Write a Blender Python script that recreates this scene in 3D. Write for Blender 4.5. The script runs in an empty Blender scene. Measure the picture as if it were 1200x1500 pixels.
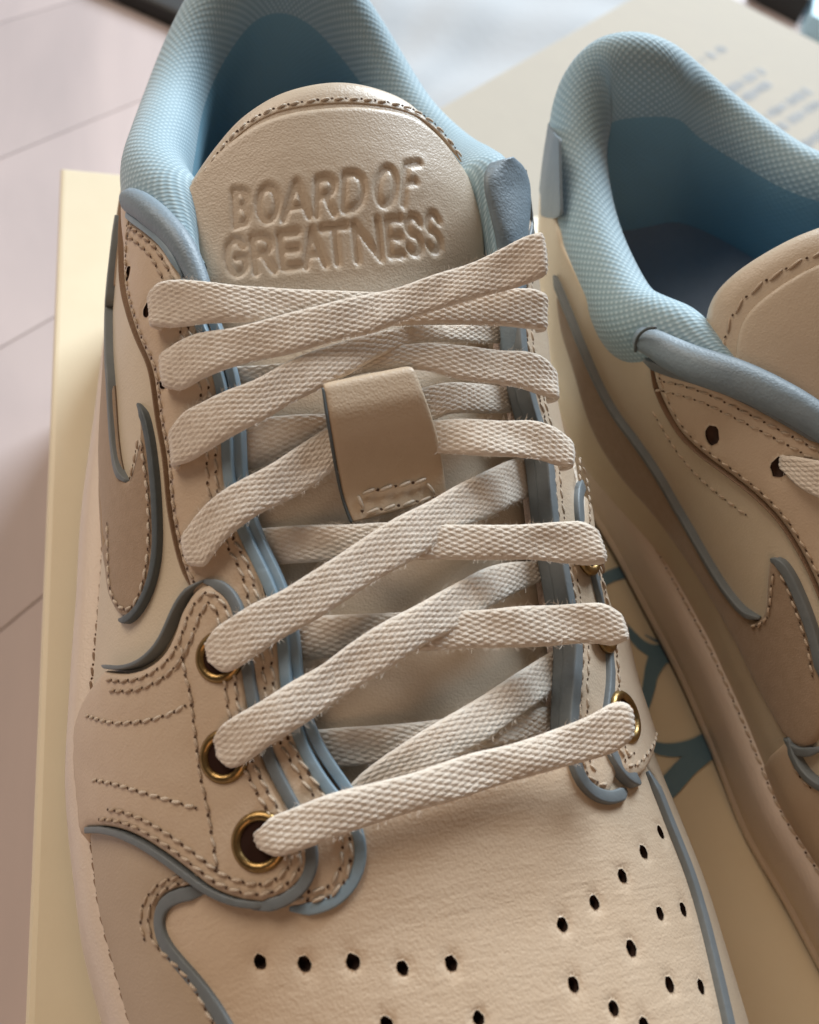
import bpy, math, random
import numpy as np
from math import sin, cos, pi, radians, exp, sqrt
from mathutils import Vector, Matrix
from mathutils.bvhtree import BVHTree
from mathutils.geometry import delaunay_2d_cdt

SC = 0.01                       # everything below is modelled in centimetres, built in metres
rng = np.random.default_rng(7)
random.seed(7)
scene = bpy.context.scene
COL = scene.collection

# ------------------------------------------------------------------ camera
CP = np.array([-4.46015731, 6.93451088, 18.99630635])
ANG = (0.69425231, 0.37799339, -0.53058484)
FPX = 1298.4784
def _rx(a): return np.array([[1,0,0],[0,cos(a),-sin(a)],[0,sin(a),cos(a)]])
def _ry(b): return np.array([[cos(b),0,sin(b)],[0,1,0],[-sin(b),0,cos(b)]])
def _rz(t): return np.array([[cos(t),-sin(t),0],[sin(t),cos(t),0],[0,0,1]])
CM = _rz(ANG[2]) @ _rx(ANG[0]) @ _rz(ANG[1])
cam_d = bpy.data.cameras.new('camera'); cam = bpy.data.objects.new('camera', cam_d); COL.objects.link(cam)
m4 = Matrix.Identity(4)
for i in range(3):
    for j in range(3): m4[i][j] = CM[i, j]
    m4[i][3] = CP[i]*SC
cam.matrix_world = m4
cam_d.sensor_fit = 'HORIZONTAL'; cam_d.sensor_width = 36.0; cam_d.lens = 36.0*FPX/1200.0
cam_d.clip_start = 0.005; cam_d.clip_end = 50
cam_d.dof.use_dof = True; cam_d.dof.focus_distance = 0.152; cam_d.dof.aperture_fstop = 25.0
cam_d.dof.aperture_blades = 0
scene.camera = cam

# ------------------------------------------------------------------ world, lamps, exposure
world = bpy.data.worlds.new('World'); scene.world = world; world.use_nodes = True
bg = world.node_tree.nodes['Background']; bg.inputs[0].default_value = (0.62, 0.52, 0.44, 1); bg.inputs[1].default_value = 0.11
def area(name, loc, tgt, size, power, col, sy=None):
    l = bpy.data.lights.new(name, 'AREA'); l.shape = 'RECTANGLE'; l.size = size*SC; l.size_y = (sy or size)*SC
    l.energy = power; l.color = col
    o = bpy.data.objects.new(name, l); COL.objects.link(o)
    o.location = Vector(loc)*SC
    o.rotation_euler = (Vector(tgt)-Vector(loc)).to_track_quat('-Z', 'Y').to_euler()
    return o
area('window_light', (300, 420, 330), (3, 16, 5), 270, 560.0, (0.80, 0.91, 1.0), 270)
area('room_light', (-170, 230, 240), (0, 18, 5), 200, 74.0, (1.0, 0.86, 0.72))
area('warm_lamp', (-40, -110, 80), (0, 8, 3), 60, 3.0, (1.0, 0.60, 0.36))
scene.view_settings.view_transform = 'Standard'; scene.view_settings.look = 'None'
scene.view_settings.gamma = 1.0; scene.view_settings.exposure = 0.12
scene.cycles.max_bounces = 6

# ------------------------------------------------------------------ projection helpers
def ray(px):
    px = np.atleast_2d(px).astype(float)
    d = np.stack([(px[:,0]-600)/FPX, -(px[:,1]-750)/FPX, -np.ones(len(px))], 1)
    return d @ CM.T
def un(px, v, ax=2):
    d = ray(px); t = (v-CP[ax])/d[:,ax]; return CP + d*t[:,None]
def pr(X):
    q = (np.asarray(X)-CP) @ CM
    return np.stack([600+FPX*q[...,0]/-q[...,2], 750-FPX*q[...,1]/-q[...,2]], -1)
def nrm(v): return v/np.maximum(np.linalg.norm(v, axis=-1, keepdims=True), 1e-9)
def spline(pts, n=None, ds=None, closed=False):
    """Catmull-Rom through pts, resampled evenly."""
    P = np.asarray(pts, float)
    if closed: Q = np.vstack([P[-1], P, P[0], P[1]])
    else: Q = np.vstack([2*P[0]-P[1], P, 2*P[-1]-P[-2]])
    out = []
    for i in range(1, len(Q)-2):
        p0,p1,p2,p3 = Q[i-1],Q[i],Q[i+1],Q[i+2]
        d01=max(np.linalg.norm(p1-p0),1e-6)**.5; d12=max(np.linalg.norm(p2-p1),1e-6)**.5; d23=max(np.linalg.norm(p3-p2),1e-6)**.5
        m1=(p2-p1)+d12*((p1-p0)/d01-(p2-p0)/(d01+d12)); m2=(p2-p1)+d12*((p3-p2)/d23-(p3-p1)/(d12+d23))
        t=np.linspace(0,1,16,endpoint=False)[:,None]
        out.append((2*t**3-3*t**2+1)*p1+(t**3-2*t**2+t)*m1+(-2*t**3+3*t**2)*p2+(t**3-t**2)*m2)
    out = np.vstack(out+[Q[-2][None]])
    return resamp(out, n, ds, closed)
def resamp(P, n=None, ds=None, closed=False):
    L = np.r_[0, np.cumsum(np.linalg.norm(np.diff(P, axis=0), axis=1))]
    if n is None: n = max(3, int(round(L[-1]/ds))+1)
    s = np.linspace(0, L[-1], n)
    R = np.stack([np.interp(s, L, P[:,k]) for k in range(P.shape[1])], 1)
    return R[:-1] if closed else R
def smooth1(x, y, xs, w):
    xd = np.arange(x[0]-3*w, x[-1]+3*w, w/8)
    yd = np.interp(xd, x, y); k = np.hanning(11)[1:-1]; k /= k.sum()
    yd = np.convolve(np.pad(yd, 4, 'edge'), k, 'valid'); return np.interp(xs, xd, yd)

# ------------------------------------------------------------------ object helpers
def mk(name, V, F, mat, parent=None, uv=None, smooth=True, fmat=None, mats=None):
    me = bpy.data.meshes.new(name)
    me.from_pydata((np.asarray(V, float)*SC).tolist(), [], [list(map(int, f)) for f in F])
    for m_ in (mats or [mat]): me.materials.append(m_)
    if fmat is not None: me.polygons.foreach_set('material_index', np.asarray(fmat, np.int32))
    if smooth: me.polygons.foreach_set('use_smooth', np.ones(len(me.polygons), bool))
    if uv is not None:
        lay = me.uv_layers.new(name='UVMap'); vi = np.empty(len(me.loops), np.int32); me.loops.foreach_get('vertex_index', vi)
        lay.data.foreach_set('uv', np.asarray(uv, np.float32)[vi].ravel())
    me.update()
    o = bpy.data.objects.new(name, me); COL.objects.link(o)
    if parent is not None: o.parent = parent
    return o
def grid_faces(n, m, closed_m=False, closed_n=False):
    I, J = np.meshgrid(np.arange(n if closed_n else n-1), np.arange(m if closed_m else m-1), indexing='ij')
    I = I.ravel(); J = J.ravel(); I2 = (I+1) % n; J2 = (J+1) % m
    return np.stack([I*m+J, I*m+J2, I2*m+J2, I2*m+J], 1)
def tag(o, label=None, cat=None, group=None, kind=None):
    if label: o['label'] = label
    if cat: o['category'] = cat
    if group: o['group'] = group
    if kind: o['kind'] = kind
    return o
def sweep(name, path, prof, mat, parent, up=None, side=None, closed=False, scale=None, cap=True, uvs=1.0):
    """path Nx3, prof Mx2 (side, up) closed loop; up/side are Nx3 frames"""
    n, m = len(path), len(prof)
    T = nrm(np.gradient(path, axis=0)) if not closed else nrm(np.roll(path,-1,0)-np.roll(path,1,0))
    up = nrm(up - (up*T).sum(1,keepdims=True)*T)
    if side is None: side = np.cross(T, up)
    side = nrm(side)
    sc = np.ones(n) if scale is None else np.asarray(scale)
    V = path[:,None,:] + sc[:,None,None]*(prof[None,:,0:1]*side[:,None,:] + prof[None,:,1:2]*up[:,None,:])
    F = grid_faces(n, m, True, closed).tolist()
    V = V.reshape(-1,3)
    L = np.r_[0, np.cumsum(np.linalg.norm(np.diff(path, axis=0), axis=1))]
    pl = np.r_[0, np.cumsum(np.linalg.norm(np.diff(prof, axis=0), axis=1))]
    uv = np.stack(np.broadcast_arrays(L[:,None]*uvs, pl[None,:]*uvs), -1).reshape(-1,2)
    if cap and not closed:
        F.append(list(range(m))[::-1]); F.append([(n-1)*m+k for k in range(m)])
    return mk(name, V, F, mat, parent, uv)
def circ(r, n=12, sx=1., sy=1., oy=0.):
    a = np.linspace(0, 2*pi, n, endpoint=False); return np.stack([r*sx*np.cos(a), r*sy*np.sin(a)+oy], 1)

# ------------------------------------------------------------------ materials
def mat(name, base, rough=.5, var=None, vscale=2.0, grain=0.0, gscale=25, grain2=0.0, g2scale=6, spec=.5, metal=0., sheen=0., weave=None, wrinkle=None, sub=0.0, coat=0.):
    m_ = bpy.data.materials.new(name); m_.use_nodes = True; nt = m_.node_tree; N = nt.nodes; L = nt.links
    b = N['Principled BSDF']; b.inputs['Base Color'].default_value = (*base, 1); b.inputs['Roughness'].default_value = rough
    b.inputs['Specular IOR Level'].default_value = spec; b.inputs['Metallic'].default_value = metal
    if sheen: b.inputs['Sheen Weight'].default_value = sheen; b.inputs['Sheen Roughness'].default_value = .4
    if coat: b.inputs['Coat Weight'].default_value = coat; b.inputs['Coat Roughness'].default_value = .25
    if sub:
        b.inputs['Subsurface Weight'].default_value = sub; b.inputs['Subsurface Radius'].default_value = (.004,.002,.001); b.inputs['Subsurface Scale'].default_value = .3
    tc = N.new('ShaderNodeTexCoord'); mp = N.new('ShaderNodeMapping'); mp.inputs['Scale'].default_value = (100,100,100)
    L.new(tc.outputs['Object'], mp.inputs[0]); co = mp.outputs[0]
    if var:
        n1 = N.new('ShaderNodeTexNoise'); n1.inputs['Scale'].default_value = vscale; n1.inputs['Detail'].default_value = 5; n1.inputs['Roughness'].default_value=.65
        L.new(co, n1.inputs['Vector'])
        cr = N.new('ShaderNodeMix'); cr.data_type = 'RGBA'
        rp = N.new('ShaderNodeMapRange'); rp.inputs[1].default_value=.3; rp.inputs[2].default_value=.7
        L.new(n1.outputs[0], rp.inputs[0]); L.new(rp.outputs[0], cr.inputs[0])
        cr.inputs[6].default_value = (*base,1); cr.inputs[7].default_value = (*var,1)
        L.new(cr.outputs[2], b.inputs['Base Color'])
        rr = N.new('ShaderNodeMapRange'); rr.inputs[3].default_value = rough-.06; rr.inputs[4].default_value = rough+.08
        L.new(n1.outputs[0], rr.inputs[0]); L.new(rr.outputs[0], b.inputs['Roughness'])
    last = None
    def bump(h, dist, strength=1.0):
        nonlocal last
        bp = N.new('ShaderNodeBump'); bp.inputs['Distance'].default_value = dist*SC; bp.inputs['Strength'].default_value = strength
        L.new(h, bp.inputs['Height'])
        if last is not None: L.new(last, bp.inputs['Normal'])
        last = bp.outputs[0]; L.new(last, b.inputs['Normal'])
    if wrinkle:
        # (depth, direction-stretched noise) : long shallow creases
        mw = N.new('ShaderNodeMapping'); mw.inputs['Rotation'].default_value = (0,0,wrinkle[1]); mw.inputs['Scale'].default_value = (.7,3.6,1.5)
        L.new(co, mw.inputs[0]); nw = N.new('ShaderNodeTexNoise'); nw.inputs['Scale'].default_value = wrinkle[2]; nw.inputs['Detail'].default_value=3; nw.inputs['Distortion'].default_value=.6
        L.new(mw.outputs[0], nw.inputs['Vector']); bump(nw.outputs[0], wrinkle[0])
    if grain2:
        n2 = N.new('ShaderNodeTexNoise'); n2.inputs['Scale'].default_value = g2scale; n2.inputs['Detail'].default_value=4; L.new(co, n2.inputs['Vector']); bump(n2.outputs[0], grain2)
    if grain:
        v = N.new('ShaderNodeTexVoronoi'); v.feature = 'SMOOTH_F1'; v.inputs['Scale'].default_value = gscale; v.inputs['Smoothness'].default_value=.6
        nd = N.new('ShaderNodeTexNoise'); nd.inputs['Scale'].default_value = gscale*.7; nd.inputs['Detail'].default_value=3; L.new(co, nd.inputs['Vector'])
        mx = N.new('ShaderNodeMix'); mx.data_type='RGBA'; mx.inputs[0].default_value=.06; L.new(co, mx.inputs[6]); L.new(nd.outputs[1], mx.inputs[7]); mx.blend_type='ADD'
        L.new(mx.outputs[2], v.inputs['Vector']); bump(v.outputs['Distance'], grain)
        bump(nd.outputs[0], grain*.7)
    if weave:
        # knitted dots laid out on the UV map: (depth, pitch_u, pitch_v, dot colour)
        uvn = N.new('ShaderNodeUVMap'); sx = N.new('ShaderNodeSeparateXYZ'); L.new(uvn.outputs[0], sx.inputs[0])
        def mth(op, a, bb=None):
            k = N.new('ShaderNodeMath'); k.operation = op
            for i_, q in enumerate((a, bb)):
                if q is None: continue
                if isinstance(q, (int, float)): k.inputs[i_].default_value = q
                else: L.new(q, k.inputs[i_])
            return k.outputs[0]
        a_ = mth('MULTIPLY', sx.outputs[0], 2*pi/weave[1]); c_ = mth('MULTIPLY', sx.outputs[1], 2*pi/weave[2])
        h = mth('MULTIPLY', mth('COSINE', mth('MULTIPLY', a_, .5)), mth('COSINE', mth('MULTIPLY', c_, .5)))
        h2 = mth('ADD', mth('MULTIPLY', h, .5), .5)
        bump(h2, weave[0])
        mc = N.new('ShaderNodeMix'); mc.data_type='RGBA'; k = N.new('ShaderNodeMapRange'); k.inputs[1].default_value=.5; k.inputs[2].default_value=.98
        L.new(h2, k.inputs[0]); L.new(k.outputs[0], mc.inputs[0]); mc.inputs[6].default_value=(*base,1); mc.inputs[7].default_value=(*weave[3],1)
        L.new(mc.outputs[2], b.inputs['Base Color'])
    return m_
LEATHER = mat('cream_leather', (.56,.44,.31), .48, var=(.60,.48,.35), vscale=.5, grain=.005, gscale=22, grain2=.006, g2scale=2)
EYEH = mat('eyelet_hole_dark', (.03,.014,.01), .9, spec=.1)
VAMP = mat('vamp_leather', (.61,.47,.335), .40, var=(.64,.505,.37), vscale=.9, grain=.005, gscale=22, grain2=.008, g2scale=2.5, wrinkle=(.011,.35,1.8))
MUDL = mat('taupe_leather', (.465,.36,.255), .48, var=(.50,.395,.285), vscale=1.2, grain=.0045, gscale=24, grain2=.008, g2scale=3)
QUARTL = mat('pale_leather', (.64,.545,.405), .45, var=(.67,.575,.435), vscale=.8, grain=.004, gscale=24, grain2=.008, g2scale=3)
SMOOTHL = mat('smooth_leather', (.58,.45,.325), .43, var=(.61,.485,.36), vscale=1.2, grain=.0045, gscale=24, grain2=.010, g2scale=2.5)
TONGUE = mat('tongue_leather', (.56,.465,.355), .40, var=(.59,.495,.38), vscale=.5, grain=.0045, gscale=24, grain2=.008, g2scale=2.5)
TAUPE = mat('taupe_nubuck', (.35,.255,.175), .85, var=(.40,.295,.21), vscale=5, grain=.006, gscale=30, sheen=.25, spec=.2)
EDGE = mat('grey_blue_edge_paint', (.15,.172,.183), .5, var=(.175,.197,.208), vscale=3, grain2=.008, g2scale=6)
EDGE_SKYLIT = mat('sky_lit_edge_paint', (.23,.32,.385), .45, var=(.26,.35,.42), vscale=3, grain2=.010, g2scale=6)  # same edge paint, lightened and blued to stand for sky light
ROLL = mat('grey_blue_leather', (.19,.25,.30), .5, var=(.225,.29,.34), vscale=2, grain=.006, gscale=20, grain2=.012, g2scale=3)
RAW = mat('raw_leather_edge', (.26,.17,.11), .8, grain=.01, gscale=40)
DARKEDGE = mat('dark_slate_edge', (.085,.105,.115), .5, grain2=.02, g2scale=5)
THREAD = mat('tan_thread', (.54,.43,.32), .7, grain=.008, gscale=45)
WTHREAD = mat('pale_thread', (.66,.57,.46), .7, grain=.008, gscale=45)
PIT = mat('needle_hole_dark', (.09,.055,.038), .9, spec=.1)
LACE = mat('cotton_lace', (.70,.61,.51), .85, var=(.80,.73,.64), vscale=6, grain=.006, gscale=50, sheen=.35, spec=.2)
FUZZ = mat('cotton_fuzz', (.75,.68,.60), .9, spec=.1)
MESH = mat('blue_knit_mesh', (.29,.43,.505), .7, weave=(.011,.095,.080,(.50,.66,.735)), sheen=.25)
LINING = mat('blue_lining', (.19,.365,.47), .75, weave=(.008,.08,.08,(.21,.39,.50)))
INSOLE = mat('slate_insole', (.22,.28,.37), .6, var=(.24,.30,.39), vscale=4, grain=.01, gscale=30)
SOLE = mat('pinkish_rubber', (.68,.575,.49), .5, var=(.71,.61,.52), vscale=1.5, grain=.006, gscale=20)
GOLD = mat('aged_brass', (.36,.24,.10), .36, var=(.24,.15,.06), vscale=6, metal=1.0, grain2=.01, g2scale=10)
BLACKH = mat('hole_inside', (.075,.045,.034), .95, spec=.1)
BOXM = mat('cream_box_card', (.73,.64,.46), .5, var=(.75,.665,.485), vscale=.6, grain2=.004, g2scale=14)
INK = mat('teal_print', (.12,.22,.28), .5, var=(.14,.24,.30), vscale=3)
TEXTINK = mat('grey_print', (.20,.20,.20), .6)
LIDM = mat('grey_white_card', (.47,.43,.365), .8, var=(.50,.46,.39), vscale=.3, spec=.2)
GLARE = mat('white_table_glare', (.46,.48,.50), .8, spec=.2, grain2=.05, g2scale=1.2)  # cool pale tone standing for window glare on the table
CONTACT_SHADE = mat('contact_shade_rubber', (.03,.026,.022), .8)  # contact shadow under the sole, put into the rubber's colour
BLACKM = mat('black_plastic', (.015,.015,.015), .5)
BLUEM = mat('pale_blue_card', (.45,.70,.85), .5)
LINER = mat('pink_liner', (.50,.40,.35), .8, grain=.02, gscale=30)

def wood_mat():
    m_ = bpy.data.materials.new('pale_wood_table'); m_.use_nodes = True; N = m_.node_tree.nodes; L = m_.node_tree.links; b = N['Principled BSDF']
    tc = N.new('ShaderNodeTexCoord'); mp = N.new('ShaderNodeMapping'); mp.inputs['Scale'].default_value = (9,1.3,9); mp.inputs['Rotation'].default_value = (0,0,radians(-50)); L.new(tc.outputs['Object'], mp.inputs[0])
    n = N.new('ShaderNodeTexNoise'); n.inputs['Scale'].default_value = 1.6; n.inputs['Detail'].default_value = 6; n.inputs['Distortion'].default_value=.5; L.new(mp.outputs[0], n.inputs['Vector'])
    r = N.new('ShaderNodeValToRGB'); r.color_ramp.elements[0].position=.3; r.color_ramp.elements[0].color=(.43,.37,.37,1); r.color_ramp.elements[1].position=.7; r.color_ramp.elements[1].color=(.68,.57,.55,1)
    L.new(n.outputs[0], r.inputs[0]); oi = N.new('ShaderNodeObjectInfo'); mr = N.new('ShaderNodeMapRange'); mr.inputs[3].default_value=.88; mr.inputs[4].default_value=1.06; hs = N.new('ShaderNodeHueSaturation'); L.new(oi.outputs['Random'], mr.inputs[0]); L.new(mr.outputs[0], hs.inputs['Value']); L.new(r.outputs[0], hs.inputs['Color']); L.new(hs.outputs[0], b.inputs['Base Color']); b.inputs['Roughness'].default_value=.55; b.inputs['Specular IOR Level'].default_value=.3
    return m_
WOOD = wood_mat()

# ------------------------------------------------------------------ surfaces
class Surf:
    """regular grid of points addressed by q=(a,b); world centimetres"""
    def __init__(s, P, a, b):
        s.P = P; s.a = a; s.b = b; s.n, s.m = P.shape[:2]
        F = []
        for i in range(s.n-1):
            for j in range(s.m-1):
                F.append((i*s.m+j, i*s.m+j+1, (i+1)*s.m+j+1)); F.append((i*s.m+j, (i+1)*s.m+j+1, (i+1)*s.m+j))
        s.bvh = BVHTree.FromPolygons([tuple(v) for v in P.reshape(-1,3).tolist()], F)
        for _ in range(1):
            Na = np.gradient(P, axis=0); Nb = np.gradient(P, axis=1); s.N = nrm(np.cross(Nb, Na))
    def _cr(s, G, q):
        u = np.interp(q[:,0], s.a, np.arange(s.n)); v = np.interp(q[:,1], s.b, np.arange(s.m))
        i = np.clip(np.floor(u).astype(int), 0, s.n-2); j = np.clip(np.floor(v).astype(int), 0, s.m-2); fu = (u-i)[:,None]; fv = (v-j)[:,None]
        def w(t): return [-.5*t**3+t**2-.5*t, 1.5*t**3-2.5*t**2+1, -1.5*t**3+2*t**2+.5*t, .5*t**3-.5*t**2]
        wu = w(fu); wv = w(fv); out = 0
        for k in range(4):
            ii = np.clip(i+k-1, 0, s.n-1)
            for l in range(4):
                jj = np.clip(j+l-1, 0, s.m-1); out = out + wu[k]*wv[l]*G[ii, jj]
        return out
    def ev(s, q, h=0.):
        q = np.atleast_2d(np.asarray(q, float)); P = s._cr(s.P, q); N = nrm(s._cr(s.N, q))
        return P + N*(np.asarray(h).reshape(-1,1) if np.ndim(h) else h), N
    def cast(s, px, h=0.):
        """pixels -> q on the surface raised by h (nearest approach where the ray misses)"""
        px = np.atleast_2d(np.asarray(px, float)); h = np.broadcast_to(np.asarray(h, float), (len(px),)); D = nrm(ray(px)); Q = []
        for d in D:
            loc, no, idx, dist = s.bvh.ray_cast(Vector(CP), Vector(d))
            if idx is None:
                best = None
                for t in np.arange(9, 42, .25):
                    l2, n2, i2, dd = s.bvh.find_nearest(Vector(CP+d*t))
                    if best is None or dd < best[0]: best = (dd, i2)
                idx = best[1]
            c = idx//2; i, j = divmod(c, s.m-1); Q.append((.5*(s.a[i]+s.a[i+1]), .5*(s.b[j]+s.b[j+1])))
        Q = np.array(Q)
        def newton(Q, px, h, its):
            e = .01
            for it in range(its):
                f0 = pr(s.ev(Q, h)[0]) - px
                J1 = (pr(s.ev(Q+[e,0], h)[0])-px-f0)/e; J2 = (pr(s.ev(Q+[0,e], h)[0])-px-f0)/e
                A = np.stack([J1, J2], 2); AT = np.swapaxes(A,1,2)
                dq = np.linalg.solve(AT@A + 4.0*np.eye(2), -(AT@f0[:,:,None]))[:,:,0]
                Q = Q + np.clip(dq, -.4, .4)
                Q[:,0] = np.clip(Q[:,0], s.a[0], s.a[-1]); Q[:,1] = np.clip(Q[:,1], s.b[0], s.b[-1])
            return Q
        def back(Q, h):
            P, N = s.ev(Q, h); return ((CP-P)*N).sum(1)/np.linalg.norm(CP-P, axis=1) < .02
        Q = newton(Q, px, h, 6)
        for tries in range(2):          # a sight line may meet the far side: take the near one
            bk = back(Q, h)
            if not bk.any(): break
            Q2 = Q[bk]; Q2[:,1] -= np.sign(Q2[:,1])*1.2; Q[bk] = newton(Q2, px[bk], h[bk], 7)
        for k in range(40):
            bk = back(Q, h)
            if not bk.any(): break
            Q[bk,1] -= np.sign(Q[bk,1])*.06
        return Q
    def pt(s, px, h=0.):
        """3D point over the surface at height h that stands exactly on the pixel's sight line"""
        px = np.atleast_2d(np.asarray(px, float)); q = s.cast(px, h); P, N = s.ev(q, h); D = nrm(ray(px))
        t = ((P-CP)*D).sum(1); ok = np.linalg.norm(pr(P)-px, axis=1) < 2.5
        if len(px) > 8 and ok.sum() > 6 and not ok.all():     # carry the depth on past the silhouette
            i = np.arange(len(px)); a, b = i[ok][0], i[ok][-1]; t[~ok] = np.interp(i[~ok], i[ok], t[ok])
            if b < len(px)-1: sl = np.clip((t[b]-t[b-3])/3, -.02, .06); t[b+1:] = t[b]+sl*(i[b+1:]-b)
            if a > 0: sl = np.clip((t[a]-t[a+3])/3, -.02, .06); t[:a] = t[a]+sl*(a-i[:a])
        return CP + D*t[:,None], N
    def castf(s, px, h=0.):
        q = s.cast(px, h); e = np.linalg.norm(pr(s.ev(q, h)[0])-np.atleast_2d(px), axis=1); return q[e < 1.5] if (e < 1.5).sum() > 2 else q[:3]

ys = np.concatenate([np.array([0,.04,.12,.25,.45,.7,1.0,1.3,1.65]), np.arange(2.0, 28.0, .3), np.array([28.2,28.5,28.8,29.05,29.25,29.45,29.6,29.72,29.82,29.9])])
def build_last(second=False):
    X = lambda t, w=.7: smooth1(np.array([p[0] for p in t], float), np.array([p[1] for p in t], float), ys, w)
    Lt = [(0,.6),(.3,-.6),(1,-1.5),(2,-2.3),(3.5,-3.0),(5,-3.5),(7,-3.95),(9,-4.35),(10.8,-4.78),(13.2,-4.95),(15.3,-4.72),(17,-4.52),(19,-4.40),(22,-4.14),(24,-3.98),(26,-3.75),(27.5,-3.4),(28.5,-2.75),(29.2,-1.9),(29.6,-1.15),(29.9,0)]
    Rt = [(0,1.0),(.3,2.3),(1,3.2),(2,4.0),(3.5,4.6),(5,4.95),(7,5.2),(9,5.33),(10.6,5.30),(12.5,5.18),(14,5.2),(16,4.8),(18,4.5),(20,4.35),(22,4.2),(24,4.2),(26,3.95),(27.5,3.5),(28.5,2.9),(29.2,2.05),(29.6,1.3),(29.9,.1)]
    Ht = [(0,3.6),(.3,4.0),(1,4.55),(2,4.95),(3.5,5.35),(5,5.65),(7,5.95),(9,6.3),(11,6.95),(13,7.75),(15,8.5),(17,9.2),(19,10.0),(20,10.5),(21,11.2),(22,11.8),(24,12.4),(27,12.6),(29,12.4),(29.9,12.0)]
    nt = [(0,2.0),(5,2.3),(9,2.4),(11,2.2),(13,2.2),(15,2.4),(17,3.0),(19,3.5),(21.3,3.3),(24,2.5),(27,1.85),(29.9,1.9)]
    nr = [(0,2.0),(5,2.3),(9,2.3),(11,2.05),(13,2.05),(15,2.32),(17,2.6),(19,3.1),(21.3,3.5),(24,2.5),(27,1.85),(29.9,1.9)]
    if second:      # the leaning shoe bulges a little more round the ankle
        Rt = [(a_, b_+.5*max(0, min(1, (a_-20)/3.))*(1 if a_ < 29 else .3)) for a_, b_ in Rt]
        nr = [(a_, b_) for a_, b_ in nr if a_ < 21]+[(21.3,3.8),(24,4.2),(27,3.2),(29.9,2.4)]
    zt = [(0,2.6),(5,2.5),(12,2.5),(22,2.6),(26,2.9),(29.9,3.1)]
    def short(t):
        x = np.array([p[0] for p in t], float); y = np.array([p[1] for p in t], float); return np.interp(ys, x, y)
    L = np.where((ys>2.5)&(ys<27), X(Lt), short(Lt)); R = np.where((ys>2.5)&(ys<27), X(Rt), short(Rt))
    H = X(Ht); nl = X(nt, 1.2); nr_ = X(nr, 1.2); z0 = X(zt)
    m = 90; t = np.linspace(0, 1, m+1); G = np.zeros((len(ys), 2*m+1, 3))
    ph = np.linspace(0, pi/2, 400)
    for i, y in enumerate(ys):
        xa = .5*(L[i]+R[i])
        for sgn, w in ((-1, xa-L[i]), (1, R[i]-xa)):
            w = max(w, .02); ex = 2/(nl[i] if sgn < 0 else nr_[i])
            cx = w*np.cos(ph)**ex; cz = z0[i]+(H[i]-z0[i])*np.sin(ph)**ex
            cx = np.r_[cx[0]*.98, cx]; cz = np.r_[cz[0]-.5, cz]
            pts = np.stack([xa+sgn*cx, cz], 1)
            r = resamp(pts, n=m+1)
            for k in range(m+1):
                col = k if sgn < 0 else 2*m-k
                x, z = r[k]
                G[i, col] = (x, y+(.9*max(0, (y-25)/4.9)**2 if second else 0), z+.04*x)
    # light smoothing so the resampled grid has no ripples
    for _ in range(3):
        G[1:-1] = .5*G[1:-1]+.25*(G[:-2]+G[2:]) if False else G[1:-1]
        G[:,1:-1] = .6*G[:,1:-1]+.2*(G[:,:-2]+G[:,2:])
    b = np.linspace(-9, 9, 2*m+1)
    return G, b
GA, bq = build_last()
SA = Surf(GA, ys, bq)
GB, _ = build_last(True)
# second shoe: the mirror image, leaning against the first
RB = _rz(radians(9.66)) @ _ry(radians(-23.25)) @ _rx(radians(-1.1)); TB = np.array([17.07, -2.37, 2.04])
def toB(X): return np.asarray(X) @ RB.T + TB
def fromB(X): return (np.asarray(X)-TB) @ RB
def mir(X): X = np.array(X, float); X[...,0] *= -1; return X
SB = Surf(toB(mir(GB)[:, ::-1]), ys, bq)
def unB(px, z):
    d = ray(px) @ RB; c = fromB(CP[None])[0]; t = (z-c[2])/d[:,2]; return toB(c+d*t[:,None])

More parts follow.
